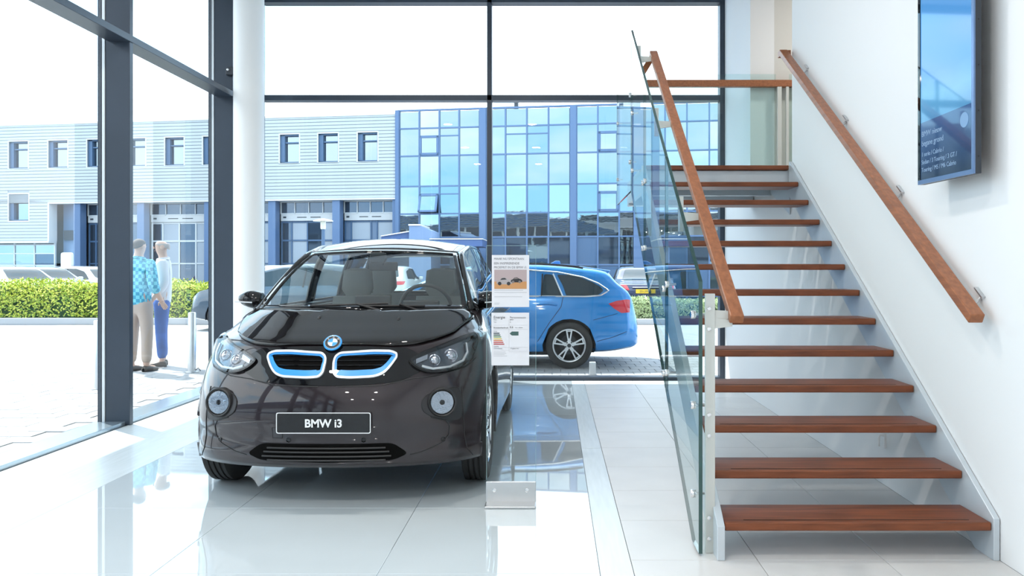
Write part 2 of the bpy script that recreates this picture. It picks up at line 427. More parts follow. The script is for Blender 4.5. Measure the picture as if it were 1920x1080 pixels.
# landing with its beams
B().box(.76, RX, 7.12+.285, 8.66, LZ-.03, LZ).build('landing', 'tile_matt', st)
B().box(.76, 2.045, 7.15, 7.17, LZ-.20, LZ-.042).build('landing_beam', 'stringer', st, bevel=.003)
B().box(.76, 2.045, 8.5, 8.66, LZ-.24, LZ-.03).build('landing_beam', 'stringer', st, bevel=.003)
B().box(.76, 2.045, 7.17, 8.5, LZ-.06, LZ-.032).build('soffit', 'grey_steel', st)
B().box(.76, .80, 7.17, 8.5, LZ-.22, LZ-.06).build('landing_beam', 'stringer', st)
B().box(.80, 2.045, 7.80, 7.86, LZ-.2, LZ-.06).build('landing_beam', 'stringer', st)
B().prism([(7.17, LZ-.06), (8.1, LZ-.06), (7.17, LZ-.42)], 'x', 2.036, 2.046).build('gusset_plate', 'stringer', st)
B().box(1.18, 1.25, 7.5, 7.56, LZ-.12, LZ-.06).build('timber_block', 'wood2', st)
# glass side panels
GX0, GX1 = .673, .690
gb = lambda y: max(.012, SL*(y-4.05))
gt = lambda y: 1.285+.632*(y-3.86)
def gpanel(poly):
    o = B().prism(poly, 'x', GX0, GX1).build('glass_panel', 'railglass', st)
    e = B(); n = len(poly); cy = sum(p[0] for p in poly)/n; cz = sum(p[1] for p in poly)/n
    b2 = inset(poly, .0035)
    vs = [(x, *p) for x in (GX0-.0004, GX1+.0004) for p in poly]+[(x, *p) for x in (GX0-.0004, GX1+.0004) for p in b2]
    fs = []
    for i in range(n):
        j = (i+1) % n
        fs += [(i, j, n+j, n+i), (2*n+i, 2*n+j, 3*n+j, 3*n+i), (i, j, 2*n+j, 2*n+i), (n+i, n+j, 3*n+j, 3*n+i)]
    e.add(vs, fs).build('polished_edge', 'glassedge', o)
    return o
gpanel([(3.86, .012), (4.05, .012), (5.024, gb(5.024)), (5.024, gt(5.024)), (3.86, gt(3.86))])
gpanel([(5.036, gb(5.036)), (6.244, gb(6.244)), (6.244, gt(6.244)), (5.036, gt(5.036))])
gpanel([(6.256, gb(6.256)), (7.28, gb(7.28)), (7.28, gt(7.28)), (6.256, gt(6.256))])
gpanel([(7.30, LZ-.20), (8.95, LZ-.20), (8.95, gt(7.28)-.03), (7.30, gt(7.28)-.03)])
def clip(y, z):
    B().lathe([(.018, -.012), (.020, -.008), (.020, .012), (.008, .012), (.008, .055)], 16, (GX0, y, z), 'x').build('glass_clip', 'chrome', st, smooth=40)
for y, f in ((4.02, (.25, .68, 1.12)), (4.98, ()), (4.96, (.72, 1.25)), (5.10, (.70, 1.22)), (6.18, (1.5, 2.0)), (6.32, (1.5, 2.0)), (7.2, (2.2, 2.7)), (7.4, (2.3, 2.9)), (8.85, (2.3, 2.9))):
    for z in f: clip(y, z)
# newel post and rail brackets
po = B().box(.712, .757, 3.90, 3.925, 0, 1.225).build('newel_post', 'grey_steel', st, bevel=.002)
for py in (579, 617, 778, 817, 971, 1010):
    x, y, z = at(1329.5, py, 3.90)
    B().lathe([(.010, .001), (.0095, -.003), (.006, -.004), (.0055, -.0015), (.001, -.0015)], 14, (x, 3.90, z), 'y').build('screw', 'chrome', po, smooth=50)
def rz(y): return 1.105+.642*(y-3.87)
def plate_bracket(y, post=True):
    z = rz(y)-.005
    if post: B().box(.705, .735, y-.006, y+.006, z-.09, z+.11).build('bracket_plate', 'grey_steel', st, bevel=.002)
    B().prism([(.735, z-.035), (.835, z-.022), (.85, z-.01), (.85, z+.012), (.735, z+.02)], 'y', y-.007, y+.007).build('rail_bracket', 'grey_steel', st)
plate_bracket(3.915, False); plate_bracket(4.72); plate_bracket(5.85); plate_bracket(7.04)
B().prism([(.757, 1.06), (.84, 1.07), (.84, 1.10), (.757, 1.11)], 'y', 3.905, 3.92).build('rail_bracket', 'grey_steel', st)
B().bar((.853, 3.87, rz(3.87)), (.853, 7.15, rz(7.15)), .066, .044).build('handrail', 'wood2', st, bevel=.005)
B().bar((.75, 7.10, 3.02), (.853, 7.13, 3.19), .05, .03, (0, 1, 0)).build('rail_return', 'wood2', st, bevel=.003)
# landing balustrade
B().box(.70, 3.3, 8.565, 8.635, 3.235, 3.305).build('handrail', 'wood2', st, bevel=.005)
B().box(.70, 2.30, 8.595, 8.607, 2.25, 3.37).build('glass_panel', 'railglass', st)
for x0, x1 in ((2.31, 2.355), (2.40, 2.43)): B().box(x0, x1, 8.57, 8.60, 1.96, 3.235).build('newel_post', 'grey_steel', st, bevel=.002)
B().box(2.44, 3.3, 8.595, 8.607, 2.25, 3.37).build('glass_panel', 'railglass', st)

# wall handrail
hr = thing('wall_handrail', (1.97, 3.85, 1.1), 'brown wooden handrail sloping up the white wall on metal clips', 'handrail', world=True)
B().bar((1.966, 3.85, 1.109), (1.966, 7.12, 3.21), .068, .048).build('rail', 'wood2', hr, bevel=.005)
B().box(1.935, 2.03, 7.10, 7.17, 3.17, 3.225).build('rail_return', 'wood2', hr, bevel=.004)
for y in (3.97, 4.88, 5.80, 6.70):
    z = 1.109+(y-3.85)*.6425
    B().bar((2.046, y-.035, z+.02), (2.046, y+.035, z+.065), .008, .03, (1, 0, 0)).tube([(2.045, y, z+.015), (2.01, y, z-.02), (1.975, y, z-.026)], .007, 8).build('rail_clip', 'brushed', hr, smooth=40)

# display screen on the wall
def ramp_emit(name, stops, z0, z1, es):
    m = bpy.data.materials.new(name); m.use_nodes = True; t = m.node_tree; b = t.nodes['Principled BSDF']
    g = t.nodes.new('ShaderNodeTexCoord'); s = t.nodes.new('ShaderNodeSeparateXYZ'); mr = t.nodes.new('ShaderNodeMapRange')
    mr.inputs[1].default_value = z0; mr.inputs[2].default_value = z1
    r = t.nodes.new('ShaderNodeValToRGB'); e = r.color_ramp.elements
    while len(e) < len(stops): e.new(.5)
    for q, (p_, c_) in zip(e, stops): q.position = p_; q.color = (*c_, 1)
    n = t.nodes.new('ShaderNodeTexNoise'); n.inputs['Scale'].default_value = 3.5
    ad = t.nodes.new('ShaderNodeMath'); ad.operation = 'MULTIPLY_ADD'; ad.inputs[1].default_value = .22; 
    t.links.new(g.outputs['Object'], s.inputs[0]); t.links.new(s.outputs['Z'], mr.inputs[0]); t.links.new(g.outputs['Object'], n.inputs[0])
    t.links.new(n.outputs[0], ad.inputs[0]); t.links.new(mr.outputs[0], ad.inputs[2]); t.links.new(ad.outputs[0], r.inputs[0])
    t.links.new(r.outputs[0], b.inputs['Emission Color']); b.inputs['Emission Strength'].default_value = es
    b.inputs['Base Color'].default_value = (.01, .015, .02, 1); b.inputs['Roughness'].default_value = .05
    return m
A, C_ = Vector((1.932, 3.80)), Vector((1.907, 4.328))
sd = (C_-A).normalized(); ang = math.atan2(sd.y, sd.x)
sc_ = thing('display_screen', (A.x, A.y, 1.781), 'tall portrait display screen glowing blue high on the white wall', 'screen', rz=ang)
# local x runs along the screen away from the eye, local y towards the room
WD, HT = (C_-A).length, 1.04
B().box(0, WD, -.032, -.002, 0, HT).build('casing', 'darkmetal', sc_, bevel=.003)
B().box(.13, WD-.06, -.10, -.032, .12, HT-.1).build('wall_mount', 'black', sc_)
bz = P('screen_bezel', srgb(104, 130, 168), .25, metal=.4)
b = B().box(0, WD, -.002, .006, 0, .022).box(0, WD, -.002, .006, HT-.022, HT).box(0, .02, -.002, .006, .022, HT-.022)
b.build('bezel', bz, sc_)
B().box(WD-.022, WD, -.002, .006, .022, HT-.022).build('bezel', 'gloss_black', sc_)
scm = ramp_emit('screen_picture', [(0, srgb(18, 34, 52)), (.25, srgb(40, 78, 120)), (.5, srgb(66, 130, 185)), (.8, srgb(110, 185, 235)), (1, srgb(90, 165, 235))], 0, .62, .8)
sp = B().box(.02, WD-.022, -.002, .002, .022, HT-.022).build('screen', scm, sc_)
dk = ramp_emit('screen_lower_band', [(0, srgb(22, 36, 52)), (.35, srgb(40, 66, 104)), (1, srgb(66, 104, 160))], 0, .36, .75)
B().add([(.022, .0025, .024), (WD-.024, .0025, .024), (WD-.024, .0025, .318), (.022, .0025, .330)], [(0, 1, 2, 3)]).build('lower_band', dk, sp)
tx = P('screen_lettering', (.1, .1, .1), .5, emit=srgb(112, 152, 195), es=.8)
for s_, z_, h_ in (('BMW nieuw', .245, .040), ('begane grond', .196, .040), ('1 serie / Cabrio /', .142, .032), ('Sedan / 3 Touring / 3 GT /', .102, .032), ('Touring / M5 / M6 Cabrio', .062, .032)):
    text('lettering', s_, h_, (WD-.035, .003, z_), (PI/2, 0, PI), tx, sp, sx=1.0)
B().lathe([(.001, .004), (.036, .004), (.036, .0025)], 28, (.085, 0, .262), 'y').build('roundel', P('screen_roundel', (.1, .1, .1), .5, emit=srgb(90, 150, 205), es=.8), sp)
for z_ in (.08, .29, .50, .71, .9): B().lathe([(.004, 0), (.001, .0)], 10, (-.0006, -.017, z_), 'x').build('screw_hole', 'black', sc_)

# little white hook low on the wall
hk = thing('wall_hook', at(1660, 826, 5.12), 'small white hook fixed low on the wall behind the treads', 'hook')
hk.location.x = RX
B().box(-.012, 0, -.012, .012, -.045, .045).tube([(-.008, 0, .03), (-.035, 0, .034), (-.042, 0, .02), (-.042, 0, -.035)], .007, 8).build('hook', 'white', hk, smooth=40)

# sign stand and the two sheets
sg = thing('sign_stand', (-.249, 4.70, 0), 'clear glass sign stand with brushed metal foot in front of dark car', 'sign stand', world=True)
B().box(-.393, -.107, 4.62, 4.735, 0, .014).box(-.393, -.107, 4.722, 4.735, .01, .128).build('foot', 'brushed', sg, bevel=.004)
for px in (927, 988):
    x, y, z = at(px, 919, 4.722)
    B().lathe([(.012, 0), (.011, -.004), (.007, -.005), (.006, -.002), (.001, -.002)], 16, (x, 4.722, z), 'y').build('screw', 'chrome', sg, smooth=50)
gl_ = B().box(-.391, -.107, 4.737, 4.745, .014, 1.477).build('glass_sheet', 'signglass', sg)
B().box(-.391, -.3895, 4.7365, 4.7455, .13, 1.477).box(-.1085, -.107, 4.7365, 4.7455, .13, 1.477).box(-.391, -.107, 4.7365, 4.7455, 1.475, 1.477).build('polished_edge', P('pale_glass_edge', (.30, .45, .45), .1), gl_)
YP = 4.7335
s1 = thing('information_sheet', (-.253, YP, 1.272), 'upper printed sheet with a photo of two cars on glass stand', 'sheet', 'sheets on the glass stand', world=True)
X0, X1 = -.360, -.146
B().box(X0, X1, YP, YP+.0015, 1.124, 1.422).build('sheet', 'paper', s1)
yt = YP-.0006
for s_, z_ in (('MAAK NU SPONTAAN', 1.394), ('EEN INSPIRERENDE', 1.368), ('PROEFRIT IN DE BMW i3.', 1.345)):
    text('heading', s_, .0186, (X0+.012, yt, z_), (PI/2, 0, 0), 'print_grey', s1, sx=.92)
pic = B().box(X0+.014, X1-.014, yt-.0002, YP, 1.228, 1.338).build('picture', P('picture_backdrop', srgb(178, 160, 160), .6), s1)
B().box(X0+.014, X1-.014, yt-.0005, yt, 1.228, 1.270).build('picture_floor', P('picture_floor', srgb(196, 142, 92), .6), pic)
def minicar(x, z, k, m, m2, fl_):
    pr = [(0, .010), (.004, .024), (.018, .030), (.030, .043), (.052, .046), (.068, .036), (.084, .030), (.094, .022), (.095, .009), (.08, .004), (.012, .005)]
    wn = [(.024, .031), (.033, .041), (.051, .043), (.063, .034)]
    f = (lambda p: (x+p[0]*k*fl_, z+p[1]*k))
    B().prism([f(p) for p in pr], 'y', yt-.0009, yt-.0004).build('pictured_car', m, pic)
    wb_ = B().prism([f(p) for p in wn], 'y', yt-.0012, yt-.0008)
    for cx in (.02, .074): wb_.lathe([(.011*k, -.0013), (.001, -.0014)], 14, (x+cx*k*fl_, yt+.0002, z+.009*k), 'y')
    wb_.build('pictured_windows', m2, pic)
minicar(X0+.108, 1.262, .70, M['print_black'], P('pic_glass', (.2, .17, .16), .6), 1)
minicar(X0+.026, 1.250, .95, P('pic_silver', srgb(168, 160, 160), .6), M['print_black'], 1)
def bars(rows, parent, m='print_grey'):
    bb = B()
    for x0, x1, z, h in rows: bb.box(x0, x1, yt-.0002, YP, z, z+h)
    bb.build('small_print', P('faint_print', (.42, .42, .44), .7), parent)
bars([(X0+.014, X1-.035, 1.219, .0022), (X0+.014, X1-.014, 1.206, .0025), (X0+.014, X1-.04, 1.182, .0022), (X0+.014, X0+.045, 1.146, .002), (X0+.014, X0+.042, 1.139, .002)], s1)
s2 = thing('energy_label', (-.253, YP, .94), 'lower printed energy label with coloured bars on glass stand', 'sheet', 'sheets on the glass stand', world=True)
Z1 = 1.092; Z0 = .790; XA = -.362
B().box(XA, X1, YP, YP+.0015, Z0, Z1).build('sheet', 'paper', s2)
text('heading', 'Energie', .022, (XA+.012, yt, 1.058), (PI/2, 0, 0), 'print_black', s2)
text('heading', 'Personenauto', .0165, (XA+.105, yt, 1.059), (PI/2, 0, 0), 'print_grey', s2)
text('print', 'BMW', .009, (XA+.105, yt, 1.048), (PI/2, 0, 0), 'print_black', s2)
text('print', 'i3', .008, (XA+.105, yt, 1.035), (PI/2, 0, 0), 'print_grey', s2)
text('print', 'Merk', .008, (XA+.012, yt, 1.048), (PI/2, 0, 0), 'print_grey', s2)
text('print', 'Type', .008, (XA+.012, yt, 1.036), (PI/2, 0, 0), 'print_grey', s2)
text('print', 'Brandstofverbruik', .0115, (XA+.012, yt, 1.002), (PI/2, 0, 0), 'print_black', s2)
text('print', '0,6', .016, (XA+.105, yt, 1.003), (PI/2, 0, 0), 'print_black', s2)
text('print', 'liter / 100 km', .008, (XA+.135, yt, 1.004), (PI/2, 0, 0), 'print_grey', s2)
text('print', 'Zuinig', .008, (XA+.012, yt, .983), (PI/2, 0, 0), 'print_grey', s2)
text('print', 'Onzuinig', .008, (XA+.012, yt, .897), (PI/2, 0, 0), 'print_grey', s2)
text('print', 'CO2-uitstoot', .009, (XA+.012, yt, .884), (PI/2, 0, 0), 'print_grey', s2)
text('print', '13 gram / km', .009, (XA+.108, yt, .884), (PI/2, 0, 0), 'print_grey', s2)
bars([(XA+.012, X1-.008, 1.020, .0006), (XA+.012, X1-.008, .996, .0006), (XA+.012, X1-.008, .893, .0006), (XA+.012, X1-.008, .876, .0006), (XA+.100, XA+.1006, .87, .19), (XA+.1, X1-.008, .868, .0006),
      (XA+.012, XA+.08, .866, .0018), (XA+.012, XA+.085, .858, .0018), (XA+.012, XA+.075, .851, .0018), (XA+.012, XA+.09, .843, .0018)], s2)
for i, (c, L) in enumerate(((srgb(40, 62, 70), .036), (srgb(45, 85, 70), .040), (srgb(100, 140, 80), .045), (srgb(215, 190, 95), .048), (srgb(205, 120, 70), .053), (srgb(190, 75, 65), .058), (srgb(170, 50, 55), .063))):
    z = .971-i*.0104
    B().prism([(XA+.012, z), (XA+.012+L-.003, z), (XA+.012+L, z+.003), (XA+.012+L-.003, z+.006), (XA+.012, z+.006)], 'y', yt, YP).build('energy_bar', P('bar', c, .6), s2)
B().prism([(XA+.104, .9725), (XA+.117, .961), (XA+.155, .961), (XA+.155, .984), (XA+.117, .984)], 'y', yt, YP).build('energy_arrow', P('arrow', srgb(62, 92, 88), .6), s2)

# ---------------------------------------------------------------- wheels
def double_spokes(parent, c, ax, sgn, r, mat, hub=True):
    """ring, five split spokes and hub of an alloy wheel; ax is the axle, sgn the outward side"""
    def q(a, rr, h): 
        u, v = rr*math.cos(a), rr*math.sin(a)
        return (c[0]+h, c[1]+u, c[2]+v) if ax == 'x' else (c[0]+u, c[1]+h, c[2]+v)
    b = B()
    b.lathe([(r*.90, .0), (r*.93, .03*sgn), (r*.985, .034*sgn), (r, .02*sgn), (r, -.05*sgn)], 40, c, ax, False)
    for i in range(5):
        a = PI/2+i*2*PI/5
        for d in (-.17, .17):
            b.bar(q(a+d*.8, r*.20, .022*sgn), q(a+d, r*.93, .024*sgn), r*.085, .022, q(0, 0, 1)[0:0] or ((1, 0, 0) if ax == 'x' else (0, 1, 0)))
        b.bar(q(a, r*.15, .018*sgn), q(a, r*.42, .018*sgn), r*.2, .022, (1, 0, 0) if ax == 'x' else (0, 1, 0))
        b.bar(q(a-.2, r*.88, .026*sgn), q(a+.2, r*.88, .026*sgn), r*.07, .016, (1, 0, 0) if ax == 'x' else (0, 1, 0))
    b.lathe([(r*.27, -.01*sgn), (r*.27, .03*sgn), (r*.20, .036*sgn), (.001, .036*sgn)], 24, c, ax)
    rim = b.build('rim', mat, parent, smooth=35)
    if hub:
        bb = B()
        for i in range(5):
            a = PI/2+PI/5+i*2*PI/5; cc = q(a, r*.22, 0)
            bb.lathe([(r*.045, .03*sgn), (r*.045, .037*sgn), (.0005, .037*sgn)], 10, cc, ax)
        bb.build('wheel_bolt', 'black', rim)
        hc = B().lathe([(r*.12, .034*sgn), (r*.12, .040*sgn), (.0005, .041*sgn)], 20, c, ax).build('hub_cap', 'darkmetal', rim)
    return rim
def tyre(parent, c, ax, R, wd, rr, name='wheel'):
    h = wd/2; g = []
    n = 4
    prof = [(rr, -h*.86), (rr+.02, -h*.97), (R-.05, -h), (R-.018, -h*.93)]
    for i in range(n+1):
        x = -h*.80+i*(h*1.6/n)
        prof += [(R-.001, x-.5*h*1.6/n+.004 if i else x-.004)] if i == 0 else [(R, x-h*1.6/n+.006), (R, x-.006), (R-.009, x-.004), (R-.009, x+.004)]
    prof = prof[:-2]+[(R-.018, h*.93), (R-.05, h), (rr+.02, h*.97), (rr, h*.86)]
    return B().lathe(prof, 56, c, ax, False).build(name, 'rubber', parent, smooth=40)

# ---------------------------------------------------------------- the dark hatchback in the showroom
# local frame: x to its own left seen from the eye (picture right), y from nose to tail, z up
CX, CY = -1.28, 4.60
i3 = thing('hatchback_car', (CX, CY, 0), 'dark brown-black electric hatchback with blue-lined twin grilles in the showroom', 'car')
zt = [.225, .25, .28, .31, .345, .38, .42, .46, .50, .54, .58, .62, .66, .70, .74, .78, .81, .84, .865, .885]+[.895+.01*i for i in range(19)]
ZW = ([.20, .30, .45, .60, .75, .87, .95, 1.01, 1.05, 1.075], [.868, .874, .882, .887, .884, .866, .842, .812, .78, .75])
ZY = ([.20, .25, .30, .36, .49, .58, .66, .72, .79, .87, .90, .95, 1.0, 1.04, 1.075], [.07, .03, .02, .022, .0, .012, .035, .062, .10, .155, .185, .305, .44, .545, .64])
ZD = ([.20, .30, .49, .70, .87, 1.0, 1.075], [.46, .48, .55, .60, .66, .66, .62])
def ctr(z):
    wv, y0, D = pch(*ZW, z), pch(*ZY, z), pch(*ZD, z); n_ = pch([.2, .8, 1.0, 1.075], [2.3, 2.3, 2.5, 2.5], z)
    p = []
    for i in range(31):
        t = PI/2*(i/30)**.85
        p.append((wv*math.sin(t)**(2/n_), y0+D*(1-max(0, math.cos(t))**(2/n_))))
    yr = 4.0-(.02 if z > .5 else .06); ys = y0+D
    for i in range(1, 62): p.append((wv, ys+(yr-.42-ys)*i/61))
    for i in range(1, 13):
        t = PI/2*i/12; p.append((wv*math.cos(t)**.75, yr-.42+.42*math.sin(t)**.75))
    p = [(x*(1+.012*math.exp(-((y-.75)/.4)**2)-.012*math.exp(-((y-2.0)/.6)**2)) if z < .95 else x, y) for x, y in p]
    return p
raw = B()
for z in zt:
    c_ = ctr(z); ring = [(-x, y, z) for x, y in c_[::-1]][:-1]+[(x, y, z) for x, y in c_]
    raw.v += ring; nr = len(ring)
for i in range(len(zt)-1):
    for j in range(nr-1): raw.f.append((i*nr+j, i*nr+j+1, (i+1)*nr+j+1, (i+1)*nr+j))
sk = Skin(raw, 'y'); skz = Skin(raw, 'z'); skx = Skin(raw, 'x')
AX = (.715, 3.285); ZA, RA = .35, .392
def cut_arch(b, pts, R, zc, la, lat, inner):
    ins = [any(abs(v[lat]) > inner and (v[la]-a)**2+(v[2]-zc)**2 < R*R for a in pts) for v in b.v]
    b.f = [f for f in b.f if not all(ins[i] for i in f)]
    used = {i for f in b.f for i in f}
    for i in used:
        if ins[i]:
            v = list(b.v[i]); a = min(pts, key=lambda q: abs(v[la]-q)); d = math.hypot(v[la]-a, v[2]-zc) or 1
            if v[2] < zc: v[la] = a+math.copysign(math.sqrt(R*R-(v[2]-zc)**2), v[la]-a)
            else: v[la] = a+(v[la]-a)*R/d; v[2] = zc+(v[2]-zc)*R/d
            b.v[i] = tuple(v)
body = B(); body.v = list(raw.v); body.f = list(raw.f)
cut_arch(body, AX, RA, ZA, 1, 0, .45)
bo = body.build('body_shell', 'paint_dark', i3, smooth=60, solid=.022)
ub = B().box(-.48, .48, .30, 3.8, .20, .34)
for y in AX:
    for s in (-1, 1): ub.arch(RA-.004, s*.48, s*.72, (0, y, ZA), 'x')
ub.build('underbody', 'black', i3)
for y in AX:
    for s in (-1, 1):
        ty = tyre(i3, (s*.787, y, .35), 'x', .35, .16, .245)
        double_spokes(ty, (s*(.787+.035), y, .35), 'x', s, .246, M['chrome'] if s > 0 else M['white_trim'])
        B().lathe([(.24, s*.70), (.24, s*.74)], 24, (0, y, .35), 'x').build('brake_disc', 'darkmetal', ty)
# hood
fr = lambda x: pch([0, .30, .45, .55, .66, .72], [.176, .196, .238, .310, .47, .64], abs(x))
cw = lambda x: .628+.30*(x/.70)**2
G = []
for j in range(25):
    v = j/24; hw = pch([0, .25, .6, 1], [.66, .725, .745, .68], v); row = []
    for i in range(49):
        x = hw*(i/24-1); y = fr(x)+(cw(x)-fr(x))*v
        h_, n_ = skz.hit(x, y); row.append(h_+Vector((0, 0, .004))+n_*.003)
    G.append(row)
hd = B().grid(G).build('hood', 'hood', i3, smooth=60, solid=.010)
# cowl and wipers
G = [[(x, cw(x)-.012+.10*v, 1.066-.016*v-.012*(x/.7)**2) for x in [-.70+1.4*i/30 for i in range(31)]] for v in (0, .5, 1)]
B().grid(G).build('cowl', 'black', i3, smooth=50)
for x in (-.175, .315):
    B().tube([skz.at(x, .50, .010)+Vector((0, dy, dz)) for dy, dz in ((0, 0), (.012, .012), (.03, .013))], .010, 8).build('washer_nozzle', 'black', hd, smooth=40)
def wsc(u, v):                                          # windscreen surface
    b_ = Vector((.705*u, .672+.27*u*u, 1.082-.012*u*u)); t_ = Vector((.545*u, 1.52+.10*u*u, 1.482-.022*u*u))
    return b_.lerp(t_, v)+Vector((0, -.55, .75))*(.035*math.sin(PI*v))
for a, b_, nm in ((-.42, .30, 0), (.05, .62, 1)):
    p = [wsc(a+(b_-a)*t, .022+.03*t*(1-nm)+.012)+Vector((0, -.022, .008)) for t in [i/8 for i in range(9)]]
    wo = B().tube(p, .008, 6).tube([wsc(b_-.04, .0)+Vector((0, -.02, -.01)), wsc(a+.62*(b_-a), .035)+Vector((0, -.035, .02))], [.012, .007], 6).build('wiper', 'black', i3, smooth=40)
# windscreen
def cut(u0, u1, v0, v1, nu=28, nv=14, f=wsc, off=Vector((0, 0, 0))):
    return [[f(u0+(u1-u0)*i/nu, v0+(v1-v0)*j/nv)+off for i in range(nu+1)] for j in range(nv+1)]
B().grid(cut(-.95, .95, .05, .965)).build('windscreen', 'car_glass', i3, smooth=60)
fo = Vector((0, -.004, .004))
f_ = B().grid(cut(-1, 1, 0, .055, 28, 2, off=fo)).grid(cut(-1, 1, .955, 1, 28, 2, off=fo)).grid(cut(-1, -.945, 0, 1, 2, 14, off=fo)).grid(cut(.945, 1, 0, 1, 2, 14, off=fo))
f_.build('windscreen_frame', 'gloss_black', i3, smooth=60, solid=.012)
# pillars, roof, side glass
def railc(s, t):                                       # outer edge of pillar and roof rail, t 0..1 from windscreen base to tail
    return Vector((s*pch([0, .25, .5, .8, 1], [.745, .60, .615, .60, .57], t), pch([0, .25, 1], [.99, 1.66, 3.47], t), pch([0, .25, .45, .75, 1], [1.072, 1.462, 1.508, 1.498, 1.455], t)))
def inner(s, t):
    return wsc(s, min(1, t/.25)) if t <= .25 else Vector((s*pch([.25, .5, .8, 1], [.545, .575, .565, .535], t), pch([.25, 1], [1.62, 3.47], t), pch([.25, .45, .75, 1], [1.462, 1.532, 1.528, 1.492], t)))
for s in (-1, 1):
    G = [[inner(s, t).lerp(railc(s, t), q)+Vector((s*.006, 0, .012))*math.sin(PI*q) for q in (0, .33, .66, 1)] for t in [i/30 for i in range(31)]]
    B().grid(G).build('roof_pillar', 'hood', i3, smooth=60, solid=.025)
def rf(u, t):
    e = inner(1, t); m = Vector((0, e.y-.09*(1-t)*(1-u*u)*1.0, e.z+.010+.048*min(1, (t-.25)*4.5)**.6))
    return Vector((e.x*u, m.y, e.z+(m.z-e.z)*(1-u*u)))
G = [[rf(-1+i/10, .25+.75*j/20) for i in range(21)] for j in range(21)]
B().grid(G).build('roof', 'hood', i3, smooth=60, solid=.02)
B().grid([[p-Vector((0, 0, .03)) for p in r[1:-1]] for r in G[1:]]).build('headliner', 'interior_l', i3, smooth=60)
B().tube([(.10, 3.35, 1.52), (.10, 3.42, 1.62)], .006, 6).build('aerial', 'black', i3)
def sidew(s, t, v):
    bt = railc(s, t); y0 = pch([0, 1], [1.02, 3.55], t); lo = Vector((s*pch([0, .3, 1], [.748, .752, .735], t), y0, 1.072+.02*t))
    return lo.lerp(bt, v)+Vector((s*.02*math.sin(PI*v), 0, 0))
for s in (-1, 1):
    for a, b_, nm in ((.03, .44, 'side_window'), (.50, .80, 'side_window')):
        B().grid([[sidew(s, a+(b_-a)*i/12, j/8) for i in range(13)] for j in range(9)]).build(nm, 'car_glass', i3, smooth=60)
    for a, b_ in ((.0, .03), (.44, .50), (.80, 1)):
        B().grid([[sidew(s, a+(b_-a)*i/4, j/8) for i in range(5)] for j in range(9)]).build('door_pillar', 'gloss_black', i3, smooth=60, solid=.03)
    B().tube([sidew(s, i/20, 0)+Vector((s*.006, 0, 0)) for i in range(21)], .010, 6).build('belt_trim', 'gloss_black', i3, smooth=40)
    # mirrors
    mb = B(); rings = []
    for k in range(9):
        a = k/8; x = s*(.755+.155*a); r1 = .062*math.sin(PI*min(1, .25+a*.72))**.5; ring = []
        for q in range(16):
            t = 2*PI*q/16; ring.append((x, 1.155+.075*math.cos(t)*(r1/.062)-.01*a, 1.125+.012*a+r1*math.sin(t)))
        rings.append(ring)
    n0 = [p for r in rings for p in r]; fs = [(i*16+j, i*16+(j+1) % 16, (i+1)*16+(j+1) % 16, (i+1)*16+j) for i in range(8) for j in range(16)]+[tuple(range(16)), tuple(range(128, 144))]
    mi = mb.add(n0, fs).build('wing_mirror', 'gloss_black', i3, smooth=60)
    B().tube([(s*.72, 1.18, 1.06), (s*.79, 1.17, 1.09)], [.03, .022], 8).build('mirror_arm', 'black', mi, smooth=40)
    B().tube([(s*.80, 1.082, 1.112), (s*.92, 1.085, 1.118)], .005, 6).build('indicator', 'white_trim', mi)
# tailgate
def tg(u, v):
    t_ = Vector((.535*u, 3.47+.03*(1-u*u), 1.492+.03*(1-u*u))); b_ = Vector((.70*u, 3.66+.30*(1-abs(u)**2.5), 1.078))
    return b_.lerp(t_, v)+Vector((0, .03*math.sin(PI*v), 0))
B().grid(cut(-.78, .78, .10, .90, 20, 8, f=tg)).build('rear_window', 'car_glass', i3, smooth=60)
f_ = B().grid(cut(-1, 1, 0, .10, 20, 2, f=tg)).grid(cut(-1, 1, .9, 1, 20, 2, f=tg)).grid(cut(-1, -.78, .1, .9, 3, 8, f=tg)).grid(cut(.78, 1, .1, .9, 3, 8, f=tg))
f_.build('tailgate', 'gloss_black', i3, smooth=60, solid=.02)
# cabin: floor, dashboard, wheel, seats, mirror
B().box(-.70, .70, .95, 3.7, .42, .46).box(-.70, -.66, .95, 3.7, .46, 1.05).box(.66, .70, .95, 3.7, .46, 1.05).build('cabin_tub', 'interior', i3)
G = [[(x, .76+.26*(x/.7)**2+dy, z) for x in [-.66+1.32*i/24 for i in range(25)]] for dy, z in ((0, 1.045), (.25, 1.055), (.50, 1.05), (.60, 1.0), (.58, .8), (.55, .6))]
B().grid(G).build('dashboard', 'interior', i3, smooth=50)
B().box(.20, .46, 1.28, 1.33, 1.06, 1.12).build('instrument_display', 'black', i3, bevel=.01)
B().box(-.13, .13, 1.22, 1.25, 1.06, 1.16).build('centre_display', 'black', i3, bevel=.01)
sw = B().tube([(.34+.185*math.cos(t), 1.46-.07*math.sin(t), 1.055+.172*math.sin(t)) for t in [2*PI*i/28 for i in range(28)]], .015, 8, True)
sw.tube([(.17, 1.46, 1.055), (.34, 1.44, 1.05), (.51, 1.46, 1.055)], .02, 6).tube([(.34, 1.44, 1.05), (.34, 1.52, .89)], .02, 6).lathe([(.06, 0), (.055, .03), (.001, .035)], 16, (.34, 1.44, 1.05), 'y')
sw.build('steering_wheel', 'black', i3, smooth=50)
